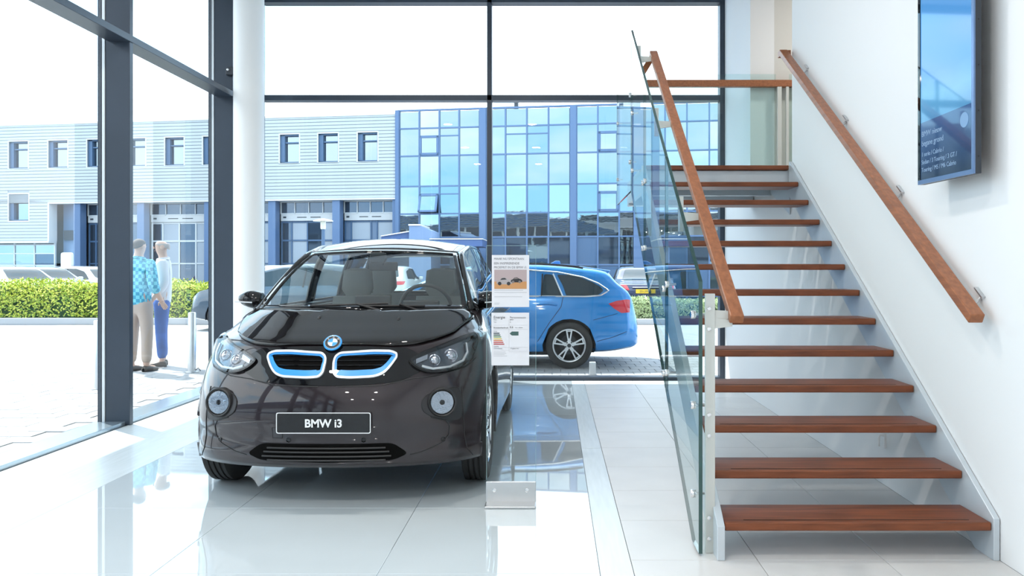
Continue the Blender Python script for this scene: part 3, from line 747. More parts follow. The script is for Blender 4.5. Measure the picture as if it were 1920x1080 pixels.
def seat(x, y, nm='seat'):
    def bl(z0, z1, w0, w1, yy0, yy1, th, nn=7):
        G = []
        for i in range(nn+1):
            t = i/nn; wv = w0+(w1-w0)*t; z = z0+(z1-z0)*t; yc = yy0+(yy1-yy0)*t
            G.append([(x+wv*math.copysign(abs(math.cos(a))**.6, math.cos(a)), yc+th*math.copysign(abs(math.sin(a))**.6, math.sin(a)), z) for a in [2*PI*k/20 for k in range(21)]])
        return G
    b = B()
    for G in (bl(.60, 1.12, .24, .20, y, y+.16, .07),): b.grid(G); b.add(G[-1][:-1], [tuple(range(20))])
    so = b.build(nm, 'interior', i3, smooth=60)
    h = B(); G = bl(1.12, 1.16, .09, .12, y+.15, y+.155, .045, 2)+bl(1.18, 1.33, .13, .115, y+.155, y+.165, .05, 4)+bl(1.335, 1.35, .10, .06, y+.165, y+.165, .035, 1)
    h.grid(G); h.add(G[-1][:-1], [tuple(range(20))]); h.build('headrest', 'interior', so, smooth=60)
    B().box(x-.24, x+.24, y-.46, y+.04, .50, .66).build('seat_cushion', 'interior', so, bevel=.05)
seat(.34, 2.05); seat(-.34, 2.05); seat(.32, 2.95, 'rear_seat'); seat(-.32, 2.95, 'rear_seat')
p = wsc(-.03, .90)+Vector((0, .03, -.02))
B().prism([(-.055, .035), (.05, .035), (.065, -.01), (.045, -.045), (-.05, -.045), (-.065, -.01)], 'y', 0, .05).build('sensor_housing', 'black', i3, bevel=.01).location = p
B().tube([p+Vector((0, .04, -.02)), p+Vector((.02, .10, -.05))], .012, 8).box(p.x-.085, p.x+.125, p.y+.10, p.y+.125, p.z-.10, p.z-.035).build('rear_view_mirror', 'black', i3, bevel=.01)
# front face
mx = lambda pl: [(-a, b_) for a, b_ in pl][::-1]
sk.patch(rnd([(-.53, .76), (-.40, .702), (-.2, .688), (0, .684), (.2, .688), (.40, .702), (.53, .76), (.50, .84), (.42, .882), (.2, .892), (0, .893), (-.2, .892), (-.42, .882), (-.50, .84)], .05), .004, .02, 6).build('nose_panel', 'gloss_black', i3, smooth=60)
kd = rnd([(.020, .812), (.026, .838), (.052, .857), (.236, .867), (.335, .864), (.368, .850), (.372, .829), (.340, .777), (.306, .742), (.260, .7265), (.12, .721), (.050, .726), (.026, .750)], .03)
hl = rnd([(.425, .812), (.50, .852), (.60, .886), (.70, .918), (.772, .938), (.800, .905), (.788, .84), (.765, .785), (.70, .748), (.62, .736), (.54, .738), (.475, .766)], .035)
fg = rnd([(.72, .660), (.64, .645), (.55, .628), (.522, .592), (.53, .535), (.58, .500), (.66, .478), (.735, .468), (.74, .56)], .04)
for s in (1, -1):
    q = kd if s > 0 else mx(kd)
    qd = dens(q, .012)
    g = sk.patch(q, .0055, .01).build('grille', 'recess_shade', i3, smooth=60)
    qi = inset(qd, .008); qb = inset(qd, lambda p, n: .019+.022*max(0, n.y))
    sk.band(qi, qb, .012, .012).build('blue_surround', 'blue_trim', g, smooth=40)
    qo = inset(qd, -.002)
    sk.band(qo, inset(qd, .009), .017, .015).build('grille_frame', 'white_trim', g, smooth=50)
    xs_ = (.06, .34) if s > 0 else (-.34, -.06)
    for z in (.765, .79, .815, .84): 
        d = .02+.05*max(0, (.80-z)/.05) if z < .80 else .0
        a_, b_ = (xs_[0]-.015, xs_[1]-d) if s > 0 else (xs_[0]+d, xs_[1]+.015)
        sk.line([(a_, z), (b_, z)], .004, .008).build('grille_slat', 'gloss_black', g)
    # headlamp
    q = hl if s > 0 else mx(hl)
    h = sk.patch(q, .004, .02).build('headlamp', P('headlamp_housing', srgb(70, 76, 86), .15, metal=.6, coat=1), i3, smooth=60)
    du = dens(q, .02); di = inset(du, .016)
    sk.band(du, di, .018, .02).build('lamp_bezel', 'gloss_black', h, smooth=40)
    U = [(.735, .885), (.745, .835), (.725, .79), (.66, .762), (.57, .757), (.51, .775)]
    sk.line([(s*a, b_) for a, b_ in U], .0085, .014).build('light_strip', 'brushed', h, smooth=50)
    for a, b_, r in ((.575, .805, .034), (.66, .825, .040)):
        c_, nn = sk.hit(s*a, b_)
        o = B().lathe([(r, -.006), (r*1.02, .002), (r*.88, .005), (r*.8, .001), (r*.6, .012), (r*.3, .019), (.001, .021)], 24).build('lamp_lens', 'reflector', h, smooth=40)
        o.location = c_+nn*.008
        o.rotation_euler = (nn*.5+Vector((0, -.8, .1))).normalized().to_track_quat('Z', 'Y').to_euler()
    B().add([sk.at(s*a, b_, .012) for a, b_ in ((.475, .815), (.535, .838), (.535, .812), (.478, .79))], [(0, 1, 2, 3)]).build('reflector', 'reflector', h, solid=.004)
    sk.patch(inset(dens(q, .03), .006), .022, -.018).build('lamp_cover', 'lamp_glass', h, smooth=60)
    # fog lamp and its dark surround
    q = fg if s > 0 else mx(fg)
    f0 = sk.patch(q, .004, .02).build('fog_lamp_surround', 'surround', i3, smooth=60)
    sk.line(q, .003, .003, closed=True, step=.02).build('panel_gap', 'black', f0)
    c_, nn = sk.hit(s*.628, .577)
    dirv = (nn*.7+Vector((0, -1, 0))).normalized()
    def disc(prof, nm, mt, par):
        o = B().lathe(prof, 32).build(nm, mt, par, smooth=40); o.location = c_+nn*.016; o.rotation_euler = dirv.to_track_quat('Z', 'Y').to_euler(); return o
    disc([(.084, -.05), (.084, .012), (.078, .020), (.070, .016), (.066, -.012), (.045, -.034), (.001, -.036)], 'fog_lamp_ring', 'black', f0)
    disc([(.064, .012), (.057, -.010), (.040, -.022), (.001, -.027)], 'fog_lamp', 'reflector', f0)
    disc([(.020, -.02), (.022, .004), (.015, .012), (.001, .014)], 'fog_bulb', 'gloss_black', f0); disc([(.045, .002), (.047, .008), (.040, .010), (.038, .004), (.045, .002)], 'reflector_ring', 'chrome', f0)
    disc([(.066, .016), (.05, .021), (.02, .024), (.001, .025)], 'fog_lamp_glass', 'lamp_glass', f0)
    sk.line([(s*a, b_) for a, b_ in ((.575, .498), (.655, .474), (.675, .44), (.668, .385), (.63, .345), (.54, .310), (.46, .292))], .0028, .0015).build('panel_gap', 'black', i3)
    sk.line([(s*a, b_) for a, b_ in ((.735, .655), (.748, .50), (.752, .38), (.765, .30), (.80, .245))], .0028, .0015).build('panel_gap', 'black', i3)
    sk.line([(s*a, b_) for a, b_ in ((.05, .680), (.3, .684), (.46, .715), (.60, .725), (.75, .76), (.80, .80))], .003, .001).build('panel_gap', 'black', i3)
    for a, b_ in ((.21, .385), (.64, .365)):
        c_, nn = sk.hit(s*a, b_)
        o = B().lathe([(.014, 0), (.014, .003), (.010, .005), (.009, .002), (.001, .002)], 16).build('parking_sensor', 'gloss_black', i3, smooth=40)
        o.location = c_; o.rotation_euler = nn.to_track_quat('Z', 'Y').to_euler()
sk.line([(-.30, .455), (-.245, .455), (-.245, .395), (-.30, .395)], .0018, .001, closed=True).build('tow_cover', 'black', i3)
lg = sk.patch(rnd([(-.37, .363), (.37, .363), (.455, .302), (.37, .268), (0, .258), (-.37, .268), (-.455, .302)], .03), .004, .02).build('lower_grille', 'recess_shade', i3, smooth=60)
for z, a in ((.340, .33), (.318, .35), (.295, .36), (.275, .33)):
    sk.line([(-a, z), (a, z)], .0055, .012).build('grille_slat', 'black', lg, smooth=40)
# number plate and badge
pl = B().prism(rnd([(-.262, -.058), (.262, -.058), (.262, .058), (-.262, .058)], .012), 'y', -.024, -.008).build('number_plate', 'plate_black', i3); pl.location = (0, 0, .489)
fo_ = rnd([(-.262, -.058), (.262, -.058), (.262, .058), (-.262, .058)], .012); fi_ = rnd([(-.2575, -.0535), (.2575, -.0535), (.2575, .0535), (-.2575, .0535)], .010)
n_ = len(fo_)
B().add([(a, -.0255, b_) for a, b_ in fo_]+[(a, -.0255, b_) for a, b_ in fi_], [(i, (i+1) % n_, n_+(i+1) % n_, n_+i) for i in range(n_)]).build('plate_border', 'white', pl, solid=.001)
B().box(-.24, .24, -.010, .03, -.04, .04).build('plate_bracket', 'black', pl)
text('plate_lettering', 'BMW i3', .062, (0, -.0255, -.0225), (PI/2, 0, 0), 'white', pl, 'CENTER', .0008, 1.0, .0016)
c_, nn = sk.hit(0, .905)
nn = Vector((0, -.76, .65)).normalized()
bq = nn.to_track_quat('Z', 'Y')
bdg = B().lathe([(.047, 0), (.0465, .006), (.040, .007)], 36).build('badge', 'blue_trim', i3, smooth=40)
bdg.location = (0, .172, .914); bdg.rotation_euler = bq.to_euler(); bdg.scale = (1.13, 1.13, 1.13)
B().lathe([(.040, .006), (.039, .0085), (.037, .0085)], 36, cap=False).lathe([(.026, .0075), (.0255, .009), (.024, .009)], 36, cap=False).build('badge_ring', 'chrome', bdg, smooth=40)
B().lathe([(.0395, .0066), (.0395, .0076), (.025, .0076)], 36, cap=False).build('badge_disc', 'black', bdg)
for k in range(4):
    a0 = k*PI/2
    B().add([(0, 0, .0082)]+[(.0245*math.cos(a0+PI/2*i/8), .0245*math.sin(a0+PI/2*i/8), .0082) for i in range(9)], [(0, i, i+1) for i in range(1, 9)]).build('badge_quarter', 'white' if k % 2 == 0 else 'blue_trim', bdg)
for ch, a in (('B', 2.45), ('M', PI/2), ('W', .70)):
    o = text('badge_letter', ch, .012, (.0315*math.cos(a), .0315*math.sin(a), .0085), (0, 0, a-PI/2), 'white', bdg, 'CENTER', .0002)
    o.location += Vector((-math.cos(a)*.004, -math.sin(a)*.004, 0))

# ---------------------------------------------------------------- outside ground, paving, hedges, bollards
M['paving'] = P('paving_grey', (.34, .34, .345), .85, noise=.15, nscale=3)
M['asphalt'] = P('asphalt', (.22, .22, .23), .9, noise=.15, nscale=20)
gd = B().box(-60, 60, BY+.12, 75, -.3, -.012).box(-60, -3.98, -30, BY+.12, -.3, -.012).build('ground', 'asphalt')
tag(gd, 'sunlit forecourt and car park ground outside the glazing', 'ground', kind='structure')
pv = B().box(-12, 8, BY+.13, 20, -.03, -.008).box(-12, -3.99, 2, BY+.13, -.03, -.008).build('pavement', 'paving')
tag(pv, 'pale grey block paving around the glazed corner', 'pavement', kind='structure')
bk = None; rest = B(); cnt = 0
for j in range(9):
    for i in range(34):
        x = -3.6+i*.21+(j % 2)*.105; y = BY+.30+j*.31
        if bk is None:
            bk = B().box(-.1015, .1015, -.151, .151, -.03, .0).build('brick', 'paving', pv, bevel=.004, seg=1); bk.location = (x, y, 0)
        elif cnt < 300: piece(bk, (x, y, random.uniform(-.002, .001)), pv)
        cnt += 1
for j in range(34):
    for i in range(22):
        x = -4.2-i*.31-(j % 2)*.155; y = 4.0+j*.21
        rest.box(x-.151, x+.151, y-.1015, y+.1015, -.03, random.uniform(-.002, .001))
tag(rest.build('paving_brick', 'paving', pv, fix=False), kind='stuff')
kb = P('kerb', (.42, .42, .43), .8)
k1 = B().box(-22, -1.9, 20.15, 20.32, -.01, .15).build('kerb', kb, bevel=.01); tag(k1, 'long pale kerb in front of the yellow-green hedge', 'kerb')
k2 = B().box(1.2, 9, 20.15, 20.32, -.01, .13).build('kerb', kb, bevel=.01); tag(k2, 'kerb in front of low pale hedge behind blue wagon', 'kerb')
def hedge(name, x0, x1, y0, y1, h, n, cols, label, seed):
    rg = random.Random(seed)
    root = thing(name, ((x0+x1)/2, (y0+y1)/2, 0), label, 'hedge', world=True)
    core = B(); nx = int((x1-x0)/.25)
    G = []
    for a in range(9):
        t = PI*a/8; row = []
        for i in range(nx+1):
            k = 1+.07*math.sin(i*1.7+a)+.05*rg.random()
            row.append((x0+(x1-x0)*i/nx, (y0+y1)/2-(y1-y0)*.44*math.copysign(abs(math.cos(t))**.5, math.cos(t)), max(0, h*.93*math.sin(t)**.45*k)))
        G.append(row)
    core.grid(G).build('foliage_core', P('hedge_core', cols[0], .9), root, smooth=60)
    for ci, col in enumerate(cols[1:]):
        b = B()
        for _ in range(n):
            x = rg.uniform(x0, x1); t = rg.uniform(-.05, PI*.75); 
            k = 1+.10*math.sin(x*2.1+ci)*math.sin(t*3)+rg.uniform(-.03, .06)
            c = Vector((x, (y0+y1)/2-(y1-y0)*.5*math.copysign(abs(math.cos(t))**.5, math.cos(t)), h*max(0, math.sin(max(t, .03)))**.45*k))
            d = Vector((rg.uniform(-1, 1), -math.cos(t)+rg.uniform(-.7, .7), math.sin(t)*.8+rg.uniform(-.3, .9))).normalized()
            s_ = d.orthogonal(); s_.rotate(Matrix.Rotation(rg.uniform(0, 6.28), 3, d)); L = rg.uniform(.05, .10); wd = L*.38
            q = d.cross(s_)*wd*.5; e = (s_*.7+d*.5).normalized()*L
            b.add([c-q*.3, c+e*.5+q, c+e, c+e*.5-q], [(0, 1, 2, 3)])
        tag(b.build('leaves', P('hedge_leaf', col, .6, spec=.3), root, fix=False), kind='stuff')
hedge('hedge', -17.5, -4.4, 20.47, 21.9, .95, 9000, [(.05, .09, .015), (.50, .54, .07), (.27, .38, .05), (.60, .60, .11)], 'long clipped yellow-green hedge along the kerb beyond the left glazing', 3)
hedge('hedge', 1.5, 6.5, 20.42, 21.4, .55, 5000, [(.10, .13, .06), (.46, .52, .28), (.34, .42, .20)], 'low pale green hedge behind the tail of blue wagon', 5)
def bollard(px, py, h, r, label):
    Y = F*H/(py-PY); x = (px-PX)*Y/F
    b = thing('bollard', (x, Y, 0), label, 'bollard', 'steel bollards on the paving')
    B().lathe([(r, 0), (r, h-.01), (r-.008, h), (.001, h)], 24).build('tube', 'brushed', b, smooth=40)
    B().lathe([(r+.03, 0), (r+.03, .008), (r, .01)], 24).build('base_ring', 'brushed', b, smooth=40)
    B().tube([(r, 0, .03), (r+.04, -.02, .06), (r+.06, 0, .02)], .006, 6).build('chain_eye', 'darkmetal', b, smooth=40)
bollard(185, 729, .77, .05, 'steel bollard beside the wide dark post, left of the men')
bollard(360, 698, .78, .05, 'steel bollard to the right of two standing men')
b = thing('low_post', at(1111, 707, 10.45), 'short square white post outside below the blue wagon', 'post')
b.location.z = 0
B().box(-.04, .04, -.04, .04, 0, .17).build('shaft', 'white_trim', b, bevel=.006)
B().box(-.05, .05, -.05, .05, 0, .012).build('base_plate', 'brushed', b)

# ---------------------------------------------------------------- cars outside
def sect_car(name, loc, rzv, label, L, wd, top, belt, bot, axles, R, paint, group=None, tumble=.17, plan=None, cat='car'):
    """lofted body: local x runs from the tail (0) to the nose (L), y across, z up"""
    root = thing(name, loc, label, cat, group, rz=rzv)
    hw = wd/2; b = B(); ns = 72; nr = 14
    plan = plan or ([0, .05, .25, .6, 1.2, L-1.2, L-.6, L-.25, L-.05, L], [.78, .86, .94, .98, 1, 1, .965, .90, .76, .60])
    for i in range(ns+1):
        x = L*(.5-.5*math.cos(PI*i/ns))*.35+L*i/ns*.65
        zt_, zb_, z0 = pch(*top, x), pch(*belt, x), pch(*bot, x); zb_ = min(zb_, zt_-.03); w_ = hw*pch(*plan, x)
        g = min(1, max(0, (zt_-zb_)/.36)); wr_ = w_*(.955-tumble*g)
        r_ = [(0, z0), (.80*w_, z0), (.93*w_, z0+.03), (.985*w_, z0+.12), (w_, z0+(zb_-z0)*.42), (w_*1.0, z0+(zb_-z0)*.62), (w_*.985, z0+(zb_-z0)*.88), (w_*.955, zb_)]
        lo = (w_*.955, zb_); hi = (wr_, zb_+(zt_-zb_)*.80)
        r_ += [(lo[0]+(hi[0]-lo[0])*q, lo[1]+(hi[1]-lo[1])*q) for q in (.33, .66, 1)]
        r_ += [(wr_*.94, zb_+(zt_-zb_)*.91), (wr_*.80, zb_+(zt_-zb_)*.97), (wr_*.45, zb_+(zt_-zb_)*.995), (0, zt_)]
        full = [(x, -a, z) for a, z in r_]+[(x, a, z) for a, z in r_[1:-1][::-1]]
        b.v += full
    m = len(full)
    for i in range(ns):
        for j in range(m): b.f.append((i*m+j, i*m+(j+1) % m, (i+1)*m+(j+1) % m, (i+1)*m+j))
    b.f += [tuple(range(m)), tuple(range(ns*m, ns*m+m))]
    raw_ = B(); raw_.v = list(b.v); raw_.f = list(b.f)
    cut_arch(b, axles, R+.045, R, 0, 1, hw*.45)
    b.build('body_shell', paint, root, smooth=45)
    wl_ = B()
    for a in axles:
        for s in (-1, 1): wl_.arch(R+.05, s*hw*.45, s*hw*.95, (a, 0, R), 'y', 16, -.08)
    wl_.box(.75, L-.5, -hw*.78, hw*.78, .17, .35).build('underbody', 'black', root)
    return root, Skin(raw_, 'y'), Skin(raw_, 'x'), hw
def car_wheels(root, axles, R, hw, rimk=.70, mat='white_trim'):
    for a in axles:
        for s in (-1, 1):
            c = (a, s*(hw-.115), R)
            ty = tyre(root, c, 'y', R, .215, R*rimk)
            double_spokes(ty, (a, s*(hw-.115+.075), R), 'y', s, R*rimk, M[mat])
            B().lathe([(R*.69, s*(hw-.20)), (.001, s*(hw-.20))], 24, (a, 0, R), 'y').build('brake_disc', 'darkmetal', ty)
            B().lathe([(R*.42, s*(hw-.17)), (R*.42, s*(hw-.16)), (.05, s*(hw-.16))], 24, (a, 0, R), 'y').build('brake_rotor', 'darkmetal', ty)
dg_ = P('tinted_glass', (.03, .045, .055), .02, spec=.4)
red = P('tail_lamp_red', (.62, .02, .035), .08, coat=1); amber = P('plate_yellow', (.80, .50, .02), .5)
# blue wagon: tail at picture right, so the local x axis points left (turned by 180 degrees)
wp = P('bright_blue_paint', (.018, .245, .64), .22, metal=.2, coat=1)
WY = 11.1+.905
TOP = ([0, .04, .10, .30, .42, .80, 1.45, 2.1, 2.62, 3.0, 3.42, 4.1, 4.5, 4.62], [.60, .76, 1.0, 1.19, 1.325, 1.385, 1.43, 1.425, 1.33, 1.16, 1.0, .90, .76, .55])
BEL = ([0, .15, .6, 1.5, 3.2, 4.1, 4.62], [.80, .90, .965, .96, .93, .82, .5])
BOT = ([0, .10, .5, 1.5, 3.2, 4.2, 4.62], [.30, .265, .215, .20, .20, .22, .30])
wg, wk, wkx, hw = sect_car('station_wagon_car', (1.135, WY, 0), PI, 'bright blue estate car parked just outside the back glazing', 4.62, 1.81, TOP, BEL, BOT, (.94, 3.75), .315, wp)
car_wheels(wg, (.94, 3.75), .315, hw, .715)
Lx = lambda px: 1.135-(px-PX)*11.15/F
Lz = lambda py: H-(py-PY)*11.15/F
def wpoly(pts): return [(Lx(a), Lz(b_)) for a, b_ in pts]
for side in (1, -1):
    sg_ = -side                          # local -y is away from the eye after the half turn
    near = wpoly([(1062, 555.5), (1055, 535), (1044, 515), (1066, 516), (1090, 521), (1110, 529), (1125, 537), (1133, 545), (1124, 552), (1112, 556)])
    mid = wpoly([(1014, 555.5), (1020, 514), (1036, 515), (1056, 555.5)])
    fr_ = [(1.93, .985), (1.90, 1.30), (2.35, 1.315), (2.62, 1.27), (2.95, 1.08), (3.05, .985)]
    for poly in (near, mid, fr_, [(1.52, .982), (1.50, 1.31), (1.86, 1.31), (1.88, .982)]):
        o = wk.patch(rnd(poly, .03), .004, .012, sign=sg_).build('side_window', dg_, wg, smooth=50)
    trim = [(3.05, .98), (1.5, .978), (.72, .972), (.52, .985), (.40, 1.05), (.55, 1.15), (.75, 1.23), (1.1, 1.30), (1.6, 1.335), (2.35, 1.335)]
    wk.line(trim, .011, .006, sign=sg_).build('window_trim', 'chrome', wg, smooth=40)
    for px in (1017, 1037): wk.line(wpoly([(px+(18 if px > 1020 else -2), 556), (px, 514)]), .010, .008, sign=sg_).build('window_divider', 'white_trim' if px > 1020 else 'black', wg)
    lamp = wpoly([(1141, 569.5), (1156, 564.5), (1176, 562), (1182, 563), (1181, 586), (1165, 587), (1152, 579)])
    wk.patch(lamp, .006, .012, sign=sg_).build('tail_lamp', red, wg, smooth=50)
    wk.line(wpoly([(1056, 557), (1052, 575), (1030, 605), (1008, 640)]), .0035, .001, sign=sg_).build('panel_gap', 'black', wg)
    wk.line([(1.78, .98), (1.80, .6), (1.80, .30)], .0035, .001, sign=sg_).build('panel_gap', 'black', wg)
    hx, hz_ = Lx(1026), Lz(571)
    p0 = [wk.at(hx+d, hz_+.01*(1-abs(d)*6), .026 if abs(d) < .11 else .006, sg_) for d in (-.13, -.10, -.05, 0, .05, .10, .13)]
    B().tube(p0, .016, 8).build('door_handle', wp, wg, smooth=50)
    wk.line(wpoly([(1112, 600), (1135, 594), (1158, 588)]), .003, .001, sign=sg_).build('bumper_gap', 'black', wg)
    wk.line(wpoly([(1119, 640), (1150, 632), (1175, 622)]), .003, .001, sign=sg_).build('bumper_gap', 'black', wg)
    G = [wk.at(x, pch(*TOP, x)-.085, .03, sg_)+Vector((0, 0, .05)) for x in [.75+1.9*i/16 for i in range(17)]]
    B().tube(G, .016, 6).build('roof_rail', 'black', wg, smooth=40)
B().prism([(1.05, 1.40), (1.22, 1.41), (1.12, 1.465), (1.06, 1.46)], 'y', -.025, .025).build('antenna_fin', wp, wg, bevel=.008)
B().prism([(.36, 1.325), (.80, 1.385), (.82, 1.36), (.40, 1.275)], 'y', -.58, .58).build('roof_spoiler', wp, wg, bevel=.015)
wkx.patch(rnd([(-.58, 1.03), (.58, 1.03), (.50, 1.27), (-.50, 1.27)], .06), .004, .01).build('rear_window', dg_, wg, smooth=50)
wkx.patch(rnd([(-.62, .99), (.62, .99), (.55, 1.32), (-.55, 1.32)], .06), .004, .01, sign=-1).build('windscreen', 'car_glass', wg, smooth=50)
B().tube([(.02, -.55, .30), (-.05, -.55, .30)], .035, 12).tube([(.02, -.42, .30), (-.05, -.42, .30)], .035, 12).build('exhaust_tip', 'chrome', wg, smooth=40)

def simple_car(name, loc, rzv, label, paint, style='saloon', group=None, plate=None):
    if style == 'saloon':
        L = 4.55; top = ([0, .08, .5, .95, 1.75, 2.4, 2.85, 3.5, 4.2, 4.5, L], [.62, .93, 1.0, 1.08, 1.40, 1.43, 1.36, 1.0, .88, .74, .52]); bel = ([0, .3, 1.5, 3.3, 4.3, L], [.80, .90, .93, .90, .76, .48])
        ax, gx = (.98, 3.70), [(1.25, .95), (1.85, 1.31), (2.5, 1.345), (2.85, 1.26), (3.30, .95)]
        rw = [(-.60, 1.04), (.60, 1.04), (.50, 1.33), (-.50, 1.33)]; fw = [(-.64, 1.02), (.64, 1.02), (.54, 1.34), (-.54, 1.34)]
    else:
        L = 4.2; top = ([0, .06, .25, .5, 1.3, 2.1, 2.55, 3.2, 3.9, 4.12, L], [.60, .95, 1.18, 1.38, 1.47, 1.45, 1.36, .99, .88, .74, .52]); bel = ([0, .3, 1.5, 3.0, 3.9, L], [.80, .94, .95, .91, .78, .48])
        ax, gx = (.80, 3.40), [(.55, 1.0), (.72, 1.27), (1.4, 1.37), (2.1, 1.36), (2.55, 1.26), (3.0, .96)]
        rw = [(-.56, 1.07), (.56, 1.07), (.48, 1.34), (-.48, 1.34)]; fw = [(-.62, 1.02), (.62, 1.02), (.54, 1.34), (-.54, 1.34)]
    bot = ([0, .15, .6, L-.6, L], [.36, .26, .20, .20, .28])
    r_, k, kx, hw_ = sect_car(name, loc, rzv, label, L, 1.77, top, bel, bot, ax, .315, paint, group)
    car_wheels(r_, ax, .315, hw_)
    for s in (1, -1):
        k.patch(rnd(gx, .06), .004, .01, sign=s, step=.06).build('side_window', dg_, r_, smooth=50)
        mid = (gx[1][0]+gx[-2][0])/2
        k.line([(mid, .95), (mid-.04, 1.34)], .018, .008, sign=s).build('door_pillar', 'black', r_)
        kx.patch(rnd([(s*.42, .78), (s*.74, .80), (s*.78, .92), (s*.50, .92)], .03), .008, .012, sign=1, step=.05).build('tail_lamp', red, r_, smooth=50)
        kx.patch(rnd([(s*.45, .64), (s*.74, .66), (s*.76, .76), (s*.50, .76)], .03), .008, .012, sign=-1, step=.05).build('headlamp', 'lamp_glass', r_, smooth=50)
        B().box(2.9 if style == 'saloon' else 2.6, 3.05 if style == 'saloon' else 2.75, s*.86, s*1.0, .95, 1.07).build('wing_mirror', paint, r_, bevel=.03)
    kx.patch(rnd(rw, .06), .004, .01, sign=1, step=.06).build('rear_window', dg_, r_, smooth=50)
    kx.patch(rnd(fw, .06), .004, .01, sign=-1, step=.06).build('windscreen', dg_, r_, smooth=50)
    kx.patch(rnd([(-.45, .50), (.45, .50), (.45, .62), (-.45, .62)], .04), .006, .01, sign=-1, step=.06).build('front_grille', 'black', r_, smooth=50)
    if plate:
        p_ = B().box(-.012, .0, -.26, .26, .70, .81).build('number_plate', amber, r_, bevel=.003)
        text('plate_lettering', plate, .085, (-.0125, .0, .725), (PI/2, 0, -PI/2), 'print_black', p_, 'CENTER', .001)
        B().box(-.02, 0.02, -.35, .35, .845, .87).build('chrome_strip', 'chrome', r_, bevel=.005)
    return r_
navy = P('navy_paint', (.012, .022, .075), .25, metal=.3, coat=1); wcar = P('white_car_paint', (.62, .64, .66), .3, coat=1)
scar = P('silver_car_paint', (.40, .44, .48), .3, metal=.4, coat=1); dcar = P('slate_car_paint', (.045, .075, .11), .25, metal=.3, coat=1)
simple_car('saloon_car', (2.42, 22.0, 0), PI/2-.05, 'dark navy saloon showing its tail and yellow number plate', navy, plate='20-LRR-6')
simple_car('hatchback_car', (-3.85, 18.85, 0), PI, 'slate blue car parked before the hedge, nose beside the corner post', dcar, 'hatch')
simple_car('hatchback_car', (-6.05, 29, 0), PI/2, 'white hatchback with red tail lamps seen through dark car\'s windows', wcar, 'hatch')
simple_car('hatchback_car', (-10.0, 25.5, 0), .25, 'white car behind the hedge to the right of the round column', wcar, 'hatch')
g_ = 'cars parked in a row behind the hedge'
def parked(px, Y, a, label, paint, style, L=4.5):
    cx = (px-PX)*Y/F
    simple_car('saloon_car' if style == 'saloon' else 'hatchback_car', (cx-L/2*math.cos(a), Y-L/2*math.sin(a), 0), a, label, paint, style, g_)
parked(14, 25.6, -.45, 'white parked saloon at the left edge of the hedge', wcar, 'saloon')
parked(72, 29.2, -.45, 'silver-white saloon second in the row behind the hedge', scar, 'saloon')
parked(176, 31.8, -.45, 'white car of the row partly hidden by the wide dark post', wcar, 'hatch', 4.2)
parked(128, 35.2, -.45, 'silver hatchback farthest back in the row near the totem', scar, 'hatch', 4.2)

# ---------------------------------------------------------------- office building across the car park
BM = -.152; BY0 = 38.0
def bu(px):
    t = (px-PX)/F; Y = BY0/(1-BM*t); return t*Y*math.hypot(1, BM)
def bz_(py, px):
    t = (px-PX)/F; return H-(py-PY)*(BY0/(1-BM*t))/F
bl = thing('office_building', (0, BY0, 0), 'long pale clad office with workshop doors and blue glass curtain wall across the car park', 'building', rz=math.atan(BM))
clad = P('pale_cladding', (.40, .435, .455), .6); cgroove = P('cladding_groove_shade', (.30, .33, .36), .8)  # wall behind the ribs is darker: groove shade put into its colour
cap_ = P('pale_trim', (.56, .59, .61), .5)
bframe = P('blue_grey_frame', srgb(80, 106, 142), .5)
bfr2 = P('dark_blue_frame', srgb(64, 92, 124), .5)
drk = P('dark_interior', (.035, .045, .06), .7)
gmir = []
for i in range(4):
    g = P('mirror_glass', [(.29, .325, .345), (.23, .285, .32), (.33, .36, .37), (.21, .275, .31)][i], .012, metal=1, bump=.11, bscale=.8+.2*i)
    gmir.append(g)
gwin = P('window_glass', (.22, .28, .33), .02, metal=1, bump=.02, bscale=1.2)
gdark = P('dark_glass', (.07, .10, .14), .03, metal=.7, bump=.03, bscale=1.5)
u0, u1 = bu(-170), bu(745)
zt_ = 8.66; zb_ = 4.72
wins = [(17, 53, 262, 314), (91, 127, 262, 314), (164, 200, 262, 313), (237, 273, 261, 312), (310, 345, 260, 311.5), (381, 416, 258, 310), (453, 489, 256, 308), (525, 561, 252.5, 306), (597, 634, 249.5, 303.5), (671, 708, 246, 301), (17, 54, 364, 414)]
ul = bu(91)
holes = []
for a, b_, c, d in wins: holes.append((bu(a), bu(b_), bz_(d, (a+b_)/2), bz_(c, (a+b_)/2)))
top_ = [h for h in holes if h[3] > 6]; zlo = sum(h[2] for h in top_)/len(top_); zhi = sum(h[3] for h in top_)/len(top_)
holes = [(a, b_, zlo, zhi) if d > 6 else (a, b_, c, d) for a, b_, c, d in holes]
wallb = B()
up = sorted(h for h in holes if h[3] > 6)
wallb.box(u0, u1, 0, .5, zhi, zt_).box(u0, u1, 0, .5, zb_, zlo)
x = u0
for a, b_, c, d in up: wallb.box(x, a, 0, .5, zlo, zhi); x = b_
wallb.box(x, u1, 0, .5, zlo, zhi)
lw = holes[-1]; zll = bz_(452, 50)
wallb.box(u0, lw[0], 0, .5, zll, zb_).box(lw[1], ul, 0, .5, zll, zb_).box(lw[0], lw[1], 0, .5, zll, lw[2]).box(lw[0], lw[1], 0, .5, lw[3], zb_)
wl2 = wallb.build('cladding_wall', cgroove, bl, fix=False)
rb = B()
def ribs(a, b_, z0, z1):
    z = z0
    while z < z1:
        x = a
        for h in sorted(holes):
            if h[2]-.06 < z < h[3]+.06 and h[1] > a and h[0] < b_:
                if h[0]-.05 > x: rb.box(x, h[0]-.05, -.03, 0, z, z+.125)
                x = h[1]+.05
        if b_ > x: rb.box(x, b_, -.03, 0, z, z+.125)
        z += .16
